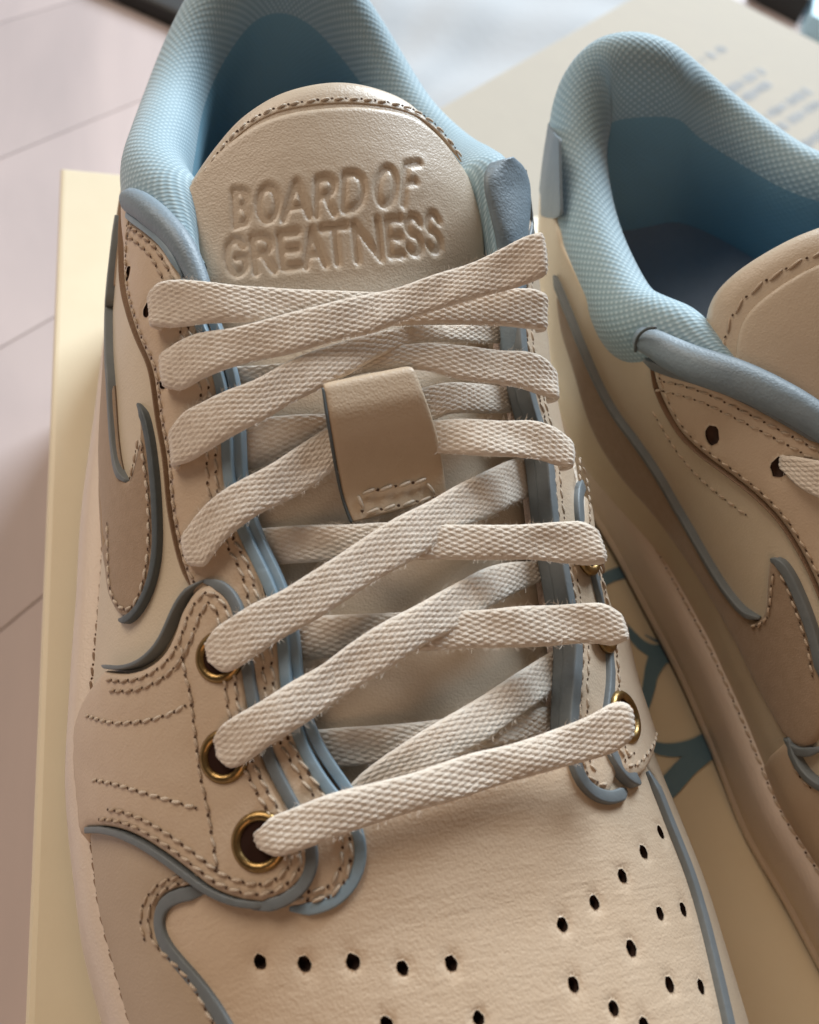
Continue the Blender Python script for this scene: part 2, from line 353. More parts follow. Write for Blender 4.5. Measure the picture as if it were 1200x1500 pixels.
# ------------------------------------------------------------------ panel builder
def seg_dist(P, A, B):
    AB = B-A; L2 = np.maximum((AB**2).sum(1), 1e-12); out = np.full(len(P), 1e9)
    for s in range(0, len(P), 4000):
        p = P[s:s+4000]; t = np.clip(((p[:,None]-A)*AB).sum(2)/L2, 0, 1)
        out[s:s+4000] = np.sqrt((((A+AB*t[:,:,None])-p[:,None])**2).sum(2)).min(1)
    return out
def inside(P, poly):
    x, y = P[:,0:1], P[:,1:2]; x1, y1 = poly[:,0], poly[:,1]; x2, y2 = np.roll(x1,-1), np.roll(y1,-1)
    c = ((y1 > y) != (y2 > y)) & (x < (x2-x1)*(y-y1)/np.where(y2==y1, 1e-12, y2-y1)+x1)
    return c.sum(1) % 2 == 1
def panel(surf, outline, name, m_, parent, base=0., thick=.12, r=None, step=.17, holes=(), dips=(), disp=None, ds=.09, closed_spline=False, hole_bottom=.03):
    o = np.asarray(outline, float)
    o = spline(o, ds=ds, closed=True) if closed_spline else resamp(np.vstack([o, o[:1]]), ds=ds, closed=True)
    A, B = o, np.roll(o, -1, 0); r = r or thick
    lo, hi = o.min(0), o.max(0)
    gx = np.arange(lo[0], hi[0], step); gy = np.arange(lo[1], hi[1], step*.9)
    X, Y = np.meshgrid(gx, gy, indexing='ij'); Y = Y + (np.arange(len(gx))[:,None] % 2)*step*.45
    g = np.stack([X.ravel(), Y.ravel()], 1); g = g[inside(g, o)]; g = g[seg_dist(g, A, B) > r+step*.45]
    tn = nrm(B-np.roll(o, 1, 0)); nn = np.stack([-tn[:,1], tn[:,0]], 1)
    area_ = .5*np.sum(o[:,0]*np.roll(o[:,1],-1)-np.roll(o[:,0],-1)*o[:,1]); nn = nn if area_ > 0 else -nn
    rings = []
    for k in (.12, .4, 1.0):
        p = o + nn*r*k; ok = inside(p, o) & (seg_dist(p, A, B) > r*k*.93); rings.append(p[ok])
    pts = [o]; edges = [(i, (i+1) % len(o)) for i in range(len(o))]; cnt = len(o); extra = np.vstack(rings+[g])
    hr = []
    for (c, rad) in holes:
        K = 14; a = np.linspace(0, 2*pi, K, endpoint=False); ci = np.asarray(c)+rad*np.stack([np.cos(a), np.sin(a)], 1)*(1+.05*rng.standard_normal(K))[:,None]
        pts.append(ci); edges += [(cnt+i, cnt+(i+1) % K) for i in range(K)]; hr.append((cnt, K)); cnt += K
        extra = extra[np.linalg.norm(extra-c, axis=1) > rad*1.75]
        a2 = a + .2
        extra = np.vstack([extra, np.asarray(c)+rad*1.18*np.stack([np.cos(a2), np.sin(a2)], 1), np.asarray(c)+rad*1.5*np.stack([np.cos(a), np.sin(a)], 1)])
    pts.append(extra); P2 = np.vstack(pts)
    res = delaunay_2d_cdt([Vector(p) for p in P2], edges, [], 0, 1e-7)
    V2 = np.array([tuple(v) for v in res[0]]); F = np.array([f for f in res[2] if len(f) == 3])
    cen = V2[F].mean(1); keep = inside(cen, o)
    for (c, rad) in holes: keep &= np.linalg.norm(cen-np.asarray(c), axis=1) > rad*.93
    F = F[keep]
    a2 = V2[F]; cr = (a2[:,1,0]-a2[:,0,0])*(a2[:,2,1]-a2[:,0,1])-(a2[:,1,1]-a2[:,0,1])*(a2[:,2,0]-a2[:,0,0])
    F = F[np.abs(cr) > 1e-9]; cr = cr[np.abs(cr) > 1e-9]; F[cr > 0] = F[cr > 0][:, ::-1]
    d = seg_dist(V2, A, B); x = np.clip(d/r, 0, 1)
    h = base + thick*(.35+.65*np.sqrt(np.clip(1-(1-x)**2, 0, 1)))
    for (c, rad) in holes:
        dd = np.linalg.norm(V2-np.asarray(c), axis=1); h -= .022*np.exp(-((dd-rad)/(.4*rad))**2)
    for (line, dep, wid) in dips:
        line = np.asarray(line); dd = seg_dist(V2, line[:-1], line[1:]); h -= dep*np.exp(-(dd/wid)**2)
    if disp is not None: h += disp(V2)
    if surf in (SA, SB): h = base*.3+(h-base*.3)*(.12+.88*np.clip((7.95-np.abs(V2[:,1]))/.7, 0, 1))
    V, Nn = surf.ev(V2, h)
    # skirts
    faces = F.tolist(); fm = [0]*len(faces); V = V.tolist(); uv = V2.tolist()
    def idx_of(p2): return np.array([int(np.argmin(((V2-q)**2).sum(1))) for q in p2])
    def skirt(loop, hb, mi):
        ii = idx_of(loop); S, _ = surf.ev(V2[ii], hb); b0 = len(V); V.extend(S.tolist()); uv.extend(V2[ii].tolist()); K = len(ii)
        for k in range(K):
            k2 = (k+1) % K; faces.append([int(ii[k]), int(ii[k2]), b0+k2, b0+k]); fm.append(mi)
        return b0, K
    skirt(o, base-.06, 0)
    for n_, (c0, K) in enumerate(hr):
        c, rad = holes[n_]; b0, K = skirt(P2[c0:c0+K], base+hole_bottom, 1); faces.append(list(range(b0, b0+K))); fm.append(1)
    ob = mk(name, V, faces, m_, parent, uv=np.array(uv), fmat=fm, mats=[m_, BLACKH])
    return ob
def offset(q, d):
    """shift an open polyline in q space to its left by d"""
    t = nrm(np.gradient(q, axis=0)); return q + d*np.stack([-t[:,1], t[:,0]], 1)
def stitches(surf, q, parent, h=.0, pitch=.225, length=.16, rad=.027, m_=None, name='stitching', slant=.10, pits=True):
    """a seam: thread bars with a dark needle hole between them, joined into one part"""
    q = resamp(np.asarray(q), ds=.03); P, N = surf.ev(q, h); L = np.r_[0, np.cumsum(np.linalg.norm(np.diff(P, axis=0), axis=1))]
    V, F, fm = [], [], []
    s = pitch*.5; K = 6
    while s+length/2 < L[-1]:
        f = lambda x: np.array([np.interp(x, L, P[:,k]) for k in range(3)])
        jit = (rng.random()-.5)*.02
        a, b = f(s-length/2+jit), f(s+length/2+jit); n = nrm(np.array([np.interp(s, L, N[:,k]) for k in range(3)])); T = nrm(b-a); S = np.cross(T, n)
        a = a + S*slant*length; b = b - S*slant*length; b0 = len(V)
        prof = [(-.5,.0,-.35),(-.42,.75,-.05),(-.2,1.,.25),(0,1.05,.3),(.2,1.,.25),(.42,.75,-.05),(.5,.0,-.35)]
        for (u, rr, up) in prof:
            c = (a+b)/2+(b-a)*u+n*rad*up
            for k in range(K):
                an = 2*pi*k/K; V.append(c+rad*rr*(np.cos(an)*S+.8*np.sin(an)*n))
        for i in range(len(prof)-1):
            for k in range(K): F.append([b0+i*K+k, b0+i*K+(k+1)%K, b0+(i+1)*K+(k+1)%K, b0+(i+1)*K+k]); fm.append(0)
        if pits:
            g = s+pitch/2
            if g < L[-1]:
                c = f(g); n = nrm(np.array([np.interp(g, L, N[:,k]) for k in range(3)])); b0 = len(V); T2 = nrm(f(g+.02)-f(g-.02)); S2 = np.cross(T2, n)
                for k in range(8):
                    an = 2*pi*k/8; V.append(c+n*.004+.027*(1+.2*rng.standard_normal())*(np.cos(an)*T2*1.05+np.sin(an)*S2*.85))
                F.append(list(range(b0, b0+8))); fm.append(1)
        s += pitch*(1+.05*rng.standard_normal())
    if not V: return None
    return tag(mk(name, V, F, None, parent, fmat=fm, mats=[m_ or THREAD, PIT]), kind='stuff')
def bead(surf, px, h, wid, m_, parent, name='edge_trim', qs=None, height=None, taper=True, lift=0., oy=0., n=10):
    """rounded painted edge running along a line on the surface; px at the bead's own centre"""
    if qs is None:
        q = surf.cast(spline(px, ds=6), h)
    else: q = np.asarray(qs)
    q = resamp(q, ds=.1)
    for _ in range(8): q[1:-1] = .5*q[1:-1]+.25*(q[:-2]+q[2:])
    P, N = surf.ev(q, h); k = len(P); ht = height or wid
    sc = np.ones(k)
    if taper:
        e = min(4, k//3); sc[:e] = np.linspace(.35, 1, e); sc[-e:] = np.linspace(1, .35, e)
    wob = 1+.015*np.sin(np.arange(k)*.9+rng.random()*6)*rng.random(k)
    wid = wid*.86; a_ = np.linspace(0, 2*pi, 16, endpoint=False)+pi/16; pf = np.stack([np.sign(np.cos(a_))*np.abs(np.cos(a_))**.28*wid/2, np.sign(np.sin(a_))*np.abs(np.sin(a_))**.28*ht/2+oy], 1)
    return sweep(name, P, pf, m_, parent, up=N, scale=sc*wob)
def Q(surf, pts, h=0., ds=6, closed=False): return surf.cast(spline(np.array(pts, float), ds=ds, closed=closed), h)

def near_q(surf, X):
    out = []
    for p in np.atleast_2d(X):
        l, n, i, d = surf.bvh.find_nearest(Vector(p)); c = i//2; a, b = divmod(c, surf.m-1); q = np.array([.5*(surf.a[a]+surf.a[a+1]), .5*(surf.b[b]+surf.b[b+1])]); out.append(q)
    return np.array(out)
def offpx(pts, d, ds=6, closed=False):
    p = spline(np.array(pts, float), ds=ds, closed=closed)
    t = nrm(np.gradient(p, axis=0)) if not closed else nrm(np.roll(p,-1,0)-np.roll(p,1,0))
    r = p + d*np.stack([-t[:,1], t[:,0]], 1)
    if closed: r = np.vstack([r, r[:1]])
    for _ in range(3): r[1:-1] = .5*r[1:-1]+.25*(r[:-2]+r[2:])
    return r
def mirq(q): q = np.array(q, float); q[...,1] *= -1; return q

# braided cotton strap between two pixel edges, h above the surface
def braid(u, v):
    a = u/.215+v/.088; b = u/.215-v/.088; ia = np.floor(a); ib = np.floor(b); fa = a-ia; fb = b-ib
    top = np.mod(ia+ib, 2) < 1
    across = np.where(top, fa, fb); along = np.where(top, fb, fa)
    return (1-np.abs(2*across-1)**3.2)*(.5+.5*np.sin(pi*along)**.8)+.10*np.sin(2*pi*across*3)
def strap(surf, A, B, H, name, parent, m_=None, th=.055, ends=(None,None), braided=True, du=.024, M=54, fuzz=300, hB=None, squash=(1.,1.), label=None, crown=.0, edge_p=5):
    A = spline(np.array(A, float), n=60); B = spline(np.array(B, float), n=60); u = np.linspace(0, 1, 60)
    h = np.interp(u, np.linspace(0,1,len(H)), H); h2 = h if hB is None else np.interp(u, np.linspace(0,1,len(hB)), hB)
    k = np.hanning(9)[1:-1]; k /= k.sum()
    def sm(x): return np.convolve(np.pad(x, 3, 'edge'), k, 'valid')
    h = sm(h); h2 = sm(h2)
    PA, NA = surf.pt(A, h); PB, NB = surf.pt(B, h2)
    for _ in range(3):
        # keep sight lines, smooth depth only
        for P in (PA, PB):
            D = nrm(P-CP); t = np.linalg.norm(P-CP, axis=1)
            for i_ in (range(31, len(t)) if ends[1] else ()): t[i_] = np.clip(t[i_], t[i_-1]-.07, t[i_-1]+.035)
            for i_ in (range(29, -1, -1) if ends[0] else ()): t[i_] = np.clip(t[i_], t[i_+1]-.07, t[i_+1]+.06)
            t = t; t[1:-1] = .5*t[1:-1]+.25*(t[:-2]+t[2:]); P[:] = CP+D*t[:,None]
    N = nrm(NA+NB); Cn = (PA+PB)/2; W = (PB-PA)/2
    def endpts(which):
        i = 0 if which == 0 else -1; s = -1 if which == 0 else 1
        T = nrm((Cn[1]-Cn[0] if which == 0 else Cn[-1]-Cn[-2])[None])[0]*s; n = N[i]; mode = ends[which]; c = []; w = []
        if mode == 'over' and which == 1: seq = [(.05,-.05,.99),(.08,-.14,.95),(.08,-.24,.88)]
        elif mode == 'over':      # turns over and dives into its hole
            seq = [(.05,-.05,.99),(.08,-.16,.96),(.07,-.30,.90),(.04,-.46,.80),(.0,-.70,.6)]
        elif mode == 'eyelet':
            seq = [(.05,-.05,.95),(.09,-.14,.86),(.10,-.30,.72),(.10,-.55,.6)]
        else: return None
        for (f, d, ws) in seq: c.append(Cn[i]+T*f+n*d); w.append(W[i]*ws)
        return c, w
    for wh in (0, 1):
        e = endpts(wh)
        if e:
            c, w = np.array(e[0]), np.array(e[1]); nn = np.repeat(N[[0 if wh == 0 else -1]], len(c), 0)
            if wh == 0: Cn = np.vstack([c[::-1], Cn]); W = np.vstack([w[::-1], W]); N = np.vstack([nn, N])
            else: Cn = np.vstack([Cn, c]); W = np.vstack([W, w]); N = np.vstack([N, nn])
    L = np.r_[0, np.cumsum(np.linalg.norm(np.diff(Cn, axis=0), axis=1))]; n = int(L[-1]/du)+2; s = np.linspace(0, L[-1], n)
    I = lambda X: np.stack([np.interp(s, L, X[:,k_]) for k_ in range(3)], 1)
    def smv(X, it=3):
        for _ in range(it): X[1:-1] = .5*X[1:-1]+.25*(X[:-2]+X[2:])
        return X
    C2 = smv(I(Cn), 8); W2 = smv(I(W), 8); T = nrm(np.gradient(C2, axis=0)); hw = np.linalg.norm(W2, axis=1)
    up = np.cross(W2, T); up = nrm(up); sg = np.sign((up*I(N)).sum(1)); 
    # a dominant sign keeps the frame from flipping where the strap dives
    if (sg < 0).sum() > len(sg)/2: up = -up
    x = np.linspace(-1, 1, M); xs = np.sign(x)*(1-(1-np.abs(x))**1.25)
    rnd = (1-np.abs(xs)**edge_p)**.5
    topz = th*rnd
    u0 = rng.random()*3
    if braided:
        wob = .02*np.sin(s*1.7+u0)+.012*np.sin(s*4.1)
        U = (s[:,None]+u0+.10*np.abs(xs)[None,:]*0); Vc = xs[None,:]*hw[:,None]+.0*wob[:,None]
        wv = sum(np.sin(s[:,None]*rng.uniform(1.5,5)+xs[None,:]*rng.uniform(-2.5,2.5)+rng.random()*6) for _ in range(5))*.0075
        W2 *= (1+.022*np.sin(s*1.9+u0)+.014*np.sin(s*4.7+2*u0))[:,None]
        bz = wv+braid(U+.008*np.sin(9*s)[:,None], Vc)*.021*np.clip(1.3*(1-np.abs(xs)**8), 0, 1)[None,:]
        noise = .002*rng.standard_normal((n, M))
        edge = .010*rng.standard_normal((n,1))
    else: bz = 0; noise = 0; edge = 0
    Z = topz[None,:]+bz+noise+crown*(1-xs**2)[None,:]
    X = xs[None,:]*(1+edge*.5)
    top = C2[:,None,:]+X[:,:,None]*W2[:,None,:]+Z[:,:,None]*up[:,None,:]
    xb = xs[::-1][1:-1][::3]; rb = (1-np.abs(xb)**5)**.5
    bot = C2[:,None,:]+xb[None,:,None]*W2[:,None,:]-(th*rb)[None,:,None]*up[:,None,:]
    V = np.concatenate([top, bot], 1); mm = V.shape[1]; F = grid_faces(n, mm, True).tolist()
    F.append(list(range(mm))[::-1]); F.append([(n-1)*mm+k_ for k_ in range(mm)])
    uv = np.stack(np.broadcast_arrays(s[:,None], np.r_[xs, xb][None,:]), -1).reshape(-1,2)
    ob = mk(name, V.reshape(-1,3), F, m_ or LACE, parent, uv=uv)
    if label: ob['label'] = label
    if fuzz:
        FV, FF = [], []
        for _ in range(int(fuzz*L[-1]/8)):
            i = rng.integers(int(n*.13), int(n*.87)); edge_ = rng.random() < .55
            xx = (1 if rng.random() < .5 else -1)*(.97+.02*rng.random()) if edge_ else rng.uniform(-.95, .95)
            base = C2[i]+W2[i]*xx+up[i]*(th*(1-abs(xx)**5)**.5+.02)
            outd = nrm((W2[i]/max(hw[i],1e-6)*np.sign(xx)*(1.0 if edge_ else .15)+up[i]*rng.uniform(.1,.8)+T[i]*rng.uniform(-1.6,1.6))[None])[0]
            ln = rng.uniform(.04,.11) if edge_ else rng.uniform(.03,.09)
            bend = up[i]*rng.uniform(-.3,.4)+T[i]*rng.uniform(-.5,.5)
            side = nrm(np.cross(outd, CP-base)[None])[0]*.0030
            b0 = len(FV)
            for k_ in range(4):
                f = k_/3; c = base+outd*ln*f+bend*ln*f*f; FV += [c-side*(1-.6*f), c+side*(1-.6*f)]
            for k_ in range(3): FF.append([b0+2*k_, b0+2*k_+1, b0+2*k_+3, b0+2*k_+2])
        tag(mk('fuzz', FV, FF, FUZZ, ob), kind='stuff')
    return ob

def eyelet(surf, px, parent, R=.40, r=.095, h=.3):
    q = surf.cast([px], h); P, N = surf.ev(q, h); n = N[0]; a = np.linspace(0, 2*pi, 40, endpoint=False)
    X = nrm(np.cross(n, [0,1,0.])[None])[0]; Y = np.cross(n, X)
    path = P[0]+R*(np.cos(a)[:,None]*X+np.sin(a)[:,None]*Y)
    # let the ring follow the surface a little
    prof = np.array([(-1.,-.6),(-.95,.1),(-.6,.75),(0,1.),(.6,.75),(1.,.2),(1.1,-.6)])*[r, r*.85]
    up = np.repeat(n[None], 40, 0); ob = sweep('eyelet', path, prof, GOLD, parent, up=up, closed=True)
    # throat of the eyelet
    V = [P[0]-n*.35]; 
    for k in range(20):
        an = 2*pi*k/20; V.append(P[0]-n*.35+(R-r*.7)*(cos(an)*X+sin(an)*Y))
    for k in range(20):
        an = 2*pi*k/20; V.append(P[0]+n*.012+(R-r*.7)*(cos(an)*X+sin(an)*Y))
    F = [[1+k, 1+(k+1)%20, 21+(k+1)%20, 21+k] for k in range(20)]
    mk('eyelet_barrel', V, F, GOLD, ob)
    V2 = [P[0]+n*.006+(R-r*.3)*(cos(2*pi*k/20)*X+sin(2*pi*k/20)*Y) for k in range(20)]
    mk('hole', V2, [list(range(20))], EYEH, ob)
    return ob

def sole(surf, parent, extra_back=0.0):
    """cup sole swept round the plan outline of the upper (local frame of the given surface grid)"""
    G = surf
    Lp = [G[i, 4] for i in range(0, len(ys))]; Rp = [G[i, -5] for i in range(0, len(ys))]
    loop = np.array(Lp[::1]+Rp[::-1]); loop2 = resamp(np.vstack([loop[:, :2], loop[:1, :2]]), n=361, closed=True)
    for _ in range(6): loop2 = .5*loop2+.25*(np.roll(loop2,1,0)+np.roll(loop2,-1,0))
    t = nrm(np.roll(loop2,-1,0)-np.roll(loop2,1,0)); o = np.stack([-t[:,1], t[:,0]], 1)
    c = loop2.mean(0)
    if ((loop2-c)*o).sum() < 0: o = -o
    return loop2, o
SOLE_PROF = [(-.35,3.02),(.02,3.07),(.16,3.03),(.25,2.94),(.33,2.80),(.38,2.62),(.41,2.2),(.43,1.7),(.44,1.20),(.41,1.14),(.41,1.07),(.45,1.0),(.46,.78),(.43,.52),(.42,.50),(.40,.02),(-.6,.0)]
def build_sole(G, tf, parent, sg=-1):
    loop, o = sole(G, parent); n = len(loop); m = len(SOLE_PROF); pr_ = np.array(SOLE_PROF)
    toe = np.clip((5.5-loop[:,1])/6, 0, 1)**2*.9; heel = np.clip((loop[:,1]-24)/6, 0, 1)*.25
    V = np.zeros((n, m, 3)); ex = .22*np.exp(-((loop[:,1]-18)/4.5)**2)*(loop[:,0]*sg > 0)
    for j, (a, z) in enumerate(pr_):
        a = a+ex*(1 if a > .1 else .0)
        V[:,j,0] = loop[:,0]+o[:,0]*a; V[:,j,1] = loop[:,1]+o[:,1]*a; V[:,j,2] = z*(1+heel/3*(z>0)) + (toe*(1-z/3.2) if z < 3 else 0)
    F = grid_faces(n, m, False, True).tolist(); b = [k*m+m-1 for k in range(n)]; F.append(b)
    L = np.arange(n)*.25; uv = np.stack(np.broadcast_arrays(L[:,None], pr_[None,:,1]), -1).reshape(-1,2)
    fm_ = [1 if (k < n*(m-1) and k % (m-1) >= m-4) or k == len(F)-1 else 0 for k in range(len(F))]  # lowest band and underside get the contact-shadow colour
    s = mk('sole', tf(V.reshape(-1,3)), F, SOLE, parent, uv=uv, fmat=fm_, mats=[SOLE, CONTACT_SHADE])
    # seam thread round the top lip of the sole
    path = np.stack([loop[:,0]+o[:,0]*.10, loop[:,1]+o[:,1]*.10, np.full(n, 3.06)], 1); path = tf(path)
    return s, path

# ================================================================= front shoe
shoe = bpy.data.objects.new('sneaker', None); COL.objects.link(shoe)
tag(shoe, 'cream leather sneaker standing in front, fully laced, its tongue stamped BOARD OF GREATNESS', 'sneaker', 'pair of cream low sneakers')
S = SA

# ---- edges measured on the leather
P1_up = [(151,982),(160,984),(185,986),(214,977),(239,957),(256,923),(264,898),(281,869)]
P1_lobe = [(290,860),(307,855),(323,862),(337,877),(345,893),(349,940),(355,983),(360,1030),(382,1113),(420,1183),(442,1220),(453,1253),(450,1277),(430,1303),(400,1320),(370,1323),(337,1315),(307,1302)]
P1_low = [(276,1278),(240,1251),(195,1224),(159,1213),(127,1213)]
P2_seam = [(183,316),(178,352),(179,418),(189,461),(204,504),(220,537),(226,577),(232,623),(241,669),(247,740),(256,790),(268,836),(283,865)]
P2_hid = [(300,930),(325,1050),(360,1150),(390,1260)]
P2_in = [(420,1327),(453,1330),(487,1323),(513,1297),(525,1253),(521,1220),(483,1160),(440,1095),(420,1050),(410,1000),(406,950),(388,880),(373,827),(350,783),(332,735),(327,710),(325,650),(316,570),(306,530),(286,480),(266,412),(259,399),(247,375),(232,353),(207,332),(190,321)]

bead1 = [(268,405),(293,470),(323,555),(334,620),(336,690),(346,745),(361,785),(394,855),(410,900),(417,950),(420,1000),(430,1050),(444,1095),(480,1155),(515,1195),(530,1235),(528,1270),(512,1302),(488,1322),(455,1332),(425,1331)]
bead2 = [(289,408),(318,480),(341,548),(351,620),(353,690),(363,745),(378,785),(411,855),(428,905),(433,950),(437,1000),(447,1045),(465,1090),(505,1150),(535,1192),(546,1235),(543,1275),(528,1305),(500,1326),(470,1335)]

# ---- base shell: quarters
rimA = np.array([(-3.95,21.2,8.9),(-3.8,22.5,8.6),(-3.55,24.2,8.3),(-3.1,26.5,8.0),(-2.65,27.9,8.3),(-2.1,28.8,9.0),(-1.2,29.55,9.8),(0,29.85,10.1),(1.2,29.6,9.8),(2.2,28.9,9.1),(2.9,28.0,8.5),(3.45,26.5,8.1),(3.85,24.4,8.4),(4.05,22.8,9.1)])
inL = Q(S, P2_in[2:]+[(192,318)], .0, ds=14)                # lobe bottom -> collar front
rimq = near_q(S, spline(rimA, n=40))
iL = rimq[:20]; iR = rimq[20:]
vampback = float(S.cast([(690,1105)])[0,0])
iLc = iL[iL[:,0] < 29.3].copy(); iLc[:,1] += -.75*np.clip((iLc[:,0]-21.3)/1.5, 0, 1); iLc[:,1] = np.where(iLc[:,0] > 28.2, np.minimum(iLc[:,1], -3.5), iLc[:,1]); iRc = mirq(iLc[::-1])
quartL = np.vstack([[(10.3,-8.95)], [(29.6,-8.95)], [(29.6, -3.9)], iLc[::-1], inL[::-1], [(vampback-.6, inL[0,1]-.5)], [(10.3, inL[0,1]-1.4)]])
# right inner edge
P2R_in = [(895,1165),(874,1161),(856,1146),(847,1125),(840,1095),(838,1062),(842,1025),(844,990),(847,946),(837,886),(826,826),(812,770),(806,720),(803,673),(793,614),(781,573),(768,520),(763,478),(762,440),(766,400),(776,340),(780,290)]
inR = Q(S, P2R_in, .0, ds=14)
quartR = np.vstack([[(10.3,8.95)], [(29.6,8.95)], [(29.6, 3.9)], iRc, inR[::-1], [(vampback-.6, inR[0,1]+.4)], [(10.3, inR[0,1]+1.4)]])
panel(S, quartL, 'quarter', QUARTL, shoe, base=0, thick=.07, step=.3)
panel(S, quartR, 'quarter', QUARTL, shoe, base=0, thick=.07, step=.3)
# ---- vamp with perforations
perf = [(968,1219),(943,1248),(912,1283),(871,1322),(824,1354),(967,1338),(1001,1332),(925,1389),(840,1442),(899,1477),(981,1442),(1027,1445),(944,1502),(381,1409),(446,1412),(517,1409),(590,1418),(661,1411),(701,1492),(566,1500),(640,1540),(470,1530),(780,1530)]
pq = S.cast(perf, .1)
vb = S.cast([(508,1198),(560,1176),(620,1156),(700,1132),(780,1110),(832,1094)], .1)
vamp = np.vstack([[(.01,-8.9)],[(11.5,-8.9)],[(11.5,vb[0,1]-.8)],vb,[(11.5,vb[-1,1]+.8)],[(11.5,8.9)],[(.01,8.9)]])
panel(S, vamp, 'toe_box', VAMP, shoe, base=.02, thick=.10, step=.2, holes=[(q_, .108+.006*rng.standard_normal()) for q_ in pq], hole_bottom=-.09)

# ---- mudguards (toe overlays)
mg = [(300,1300),(272,1300),(258,1304),(237,1314),(226,1332),(225,1359),(234,1381),(258,1404),(285,1435),(303,1467),(319,1498),(340,1545)]
mq = Q(S, mg, .17, ds=8)
jq = lambda px: S.cast([px])[0]
lowq = Q(S, P1_low, .2)
mq = mq[(np.arange(len(mq)) % 1) == 0]
mudL = np.vstack([[(lowq[-1,0]+.6,-8.9)], [(lowq[-1,0]+.5, lowq[-1,1])], lowq[::-1][2:]+[.5,0], mq, [(mq[-1,0]-1.5, mq[-1,1]+.5)], [(mq[-1,0]-4.5, mq[-1,1]+.3)], [(mq[-1,0]-5.0, -8.9)]])
panel(S, mudL, 'mudguard', MUDL, shoe, base=.05, thick=.13, step=.22)
mgR = [(949,1128),(962,1150),(980,1200),(1003,1262),(1026,1338),(1043,1405),(1060,1470),(1074,1530)]
mqR = Q(S, mgR, .12, ds=8)
mudR = np.vstack([[(mqR[0,0]+1.5,8.9)], [(mqR[0,0]+1.5, mqR[0,1]+.3)], mqR, [(mqR[-1,0]-2.5, mqR[-1,1]+.2)], [(mqR[-1,0]-4.0, 8.9)]])
panel(S, mudR, 'mudguard', MUDL, shoe, base=.05, thick=.13, step=.25)
bead(S, [(306,1303),(285,1308),(262,1311),(244,1320),(234,1338),(236,1368),(250,1392),(275,1420),(300,1450),(322,1482),(338,1510),(362,1560)], .11, .23, EDGE, shoe, height=.16)
bead(S, [(949,1130),(962,1158),(982,1210),(1008,1275),(1031,1350),(1047,1415),(1062,1480),(1076,1545)], .15, .27, EDGE, shoe, height=.16)
stitches(S, S.castf(offpx(mg[:-1], 7), .18), shoe, h=.188)
stitches(S, S.castf(offpx(mg[:7], 18), .18), shoe, h=.188)

# ---- swoosh shaped side mark, on both flanks
sw = [(152,640),(150,740),(152,823),(160,877),(176,902),(193,906),(208,884),(220,850),(225,802),(225,770),(221,713),(215,663),(207,612),(203,596),(204,640),(200,662),(193,692),(187,706),(181,700),(175,684),(169,645),(165,590),(162,540),(160,460),(160,400),(159,360),(154,420),(152,500),(150,570)]
swv = S.cast(spline([(153,760),(153,823),(160,877)]+sw[4:23]+[(163,470),(162,400),(163,370)], ds=7), .15)
swq = np.vstack([swv, [(swv[-1,0]+2.5, swv[-1,1]-.5)], [(swv[-1,0]+5, swv[-1,1]-.9)], [(swv[-1,0]+4.5, swv[-1,1]-1.4)], [(swv[-1,0]+1.5, swv[-1,1]-1.9)], [(swv[0,0]+3.4, -8.7)], [(swv[0,0]+1.5, -8.7)]])
panel(S, swq, 'swoosh_mark', TAUPE, shoe, base=.05, thick=.13, step=.16)
swR = mirq(swq)
panel(S, swR, 'swoosh_mark', TAUPE, shoe, base=.05, thick=.13, step=.3)
bead(S, [(203,592),(212,600),(219,628),(227,680),(231,730),(233,790),(230,830),(220,868),(207,893),(191,911),(176,908)], .10, .155, DARKEDGE, shoe, height=.2)
bead(S, [(188,706),(179,700),(172,672),(168,630),(164,560),(162,480),(161,410),(161,375)], .12, .14, EDGE, shoe, height=.2)
stitches(S, S.castf(offpx([(205,640),(212,690),(217,740),(217,800),(211,845),(201,878),(188,895),(172,888),(161,862),(158,815),(157,760)], 0), .19), shoe, h=.192, m_=WTHREAD, pitch=.24)
stitches(S, S.castf([(203,640),(198,668),(193,690),(188,710)], .19), shoe, h=.192, pitch=.24)

# ---- eyestay (under layer) left
eye_holes = [((185,402),.13),((216,452),.12),((240,560),.1),((251,667),.1),((276,800),.1)]
p2 = P2_seam[:-1]+[(283,880)]+P2_hid+P2_in
p2q = S.cast(resamp(np.array(p2+[p2[0]], float), ds=7, closed=True), .2)
dip2 = [S.cast(offpx(P2_in, -17), .2)]
panel(S, p2q, 'eyestay', SMOOTHL, shoe, base=.05, thick=.16, step=.17, holes=[(S.cast([c], .2)[0], r_) for c, r_ in eye_holes], dips=[(dip2[0], .02, .12)])
stitches(S, S.castf(offpx(P2_in, -10), .21), shoe, h=.208, pitch=.28, length=.19)
stitches(S, S.castf(offpx(P2_in, -23), .21), shoe, h=.208, pitch=.28, length=.19)
bead(S, P2_seam, .12, .03, RAW, shoe, name='raw_edge', height=.10)
stitches(S, S.castf(offpx(P2_seam, -7), .21), shoe, h=.215, pitch=.24)
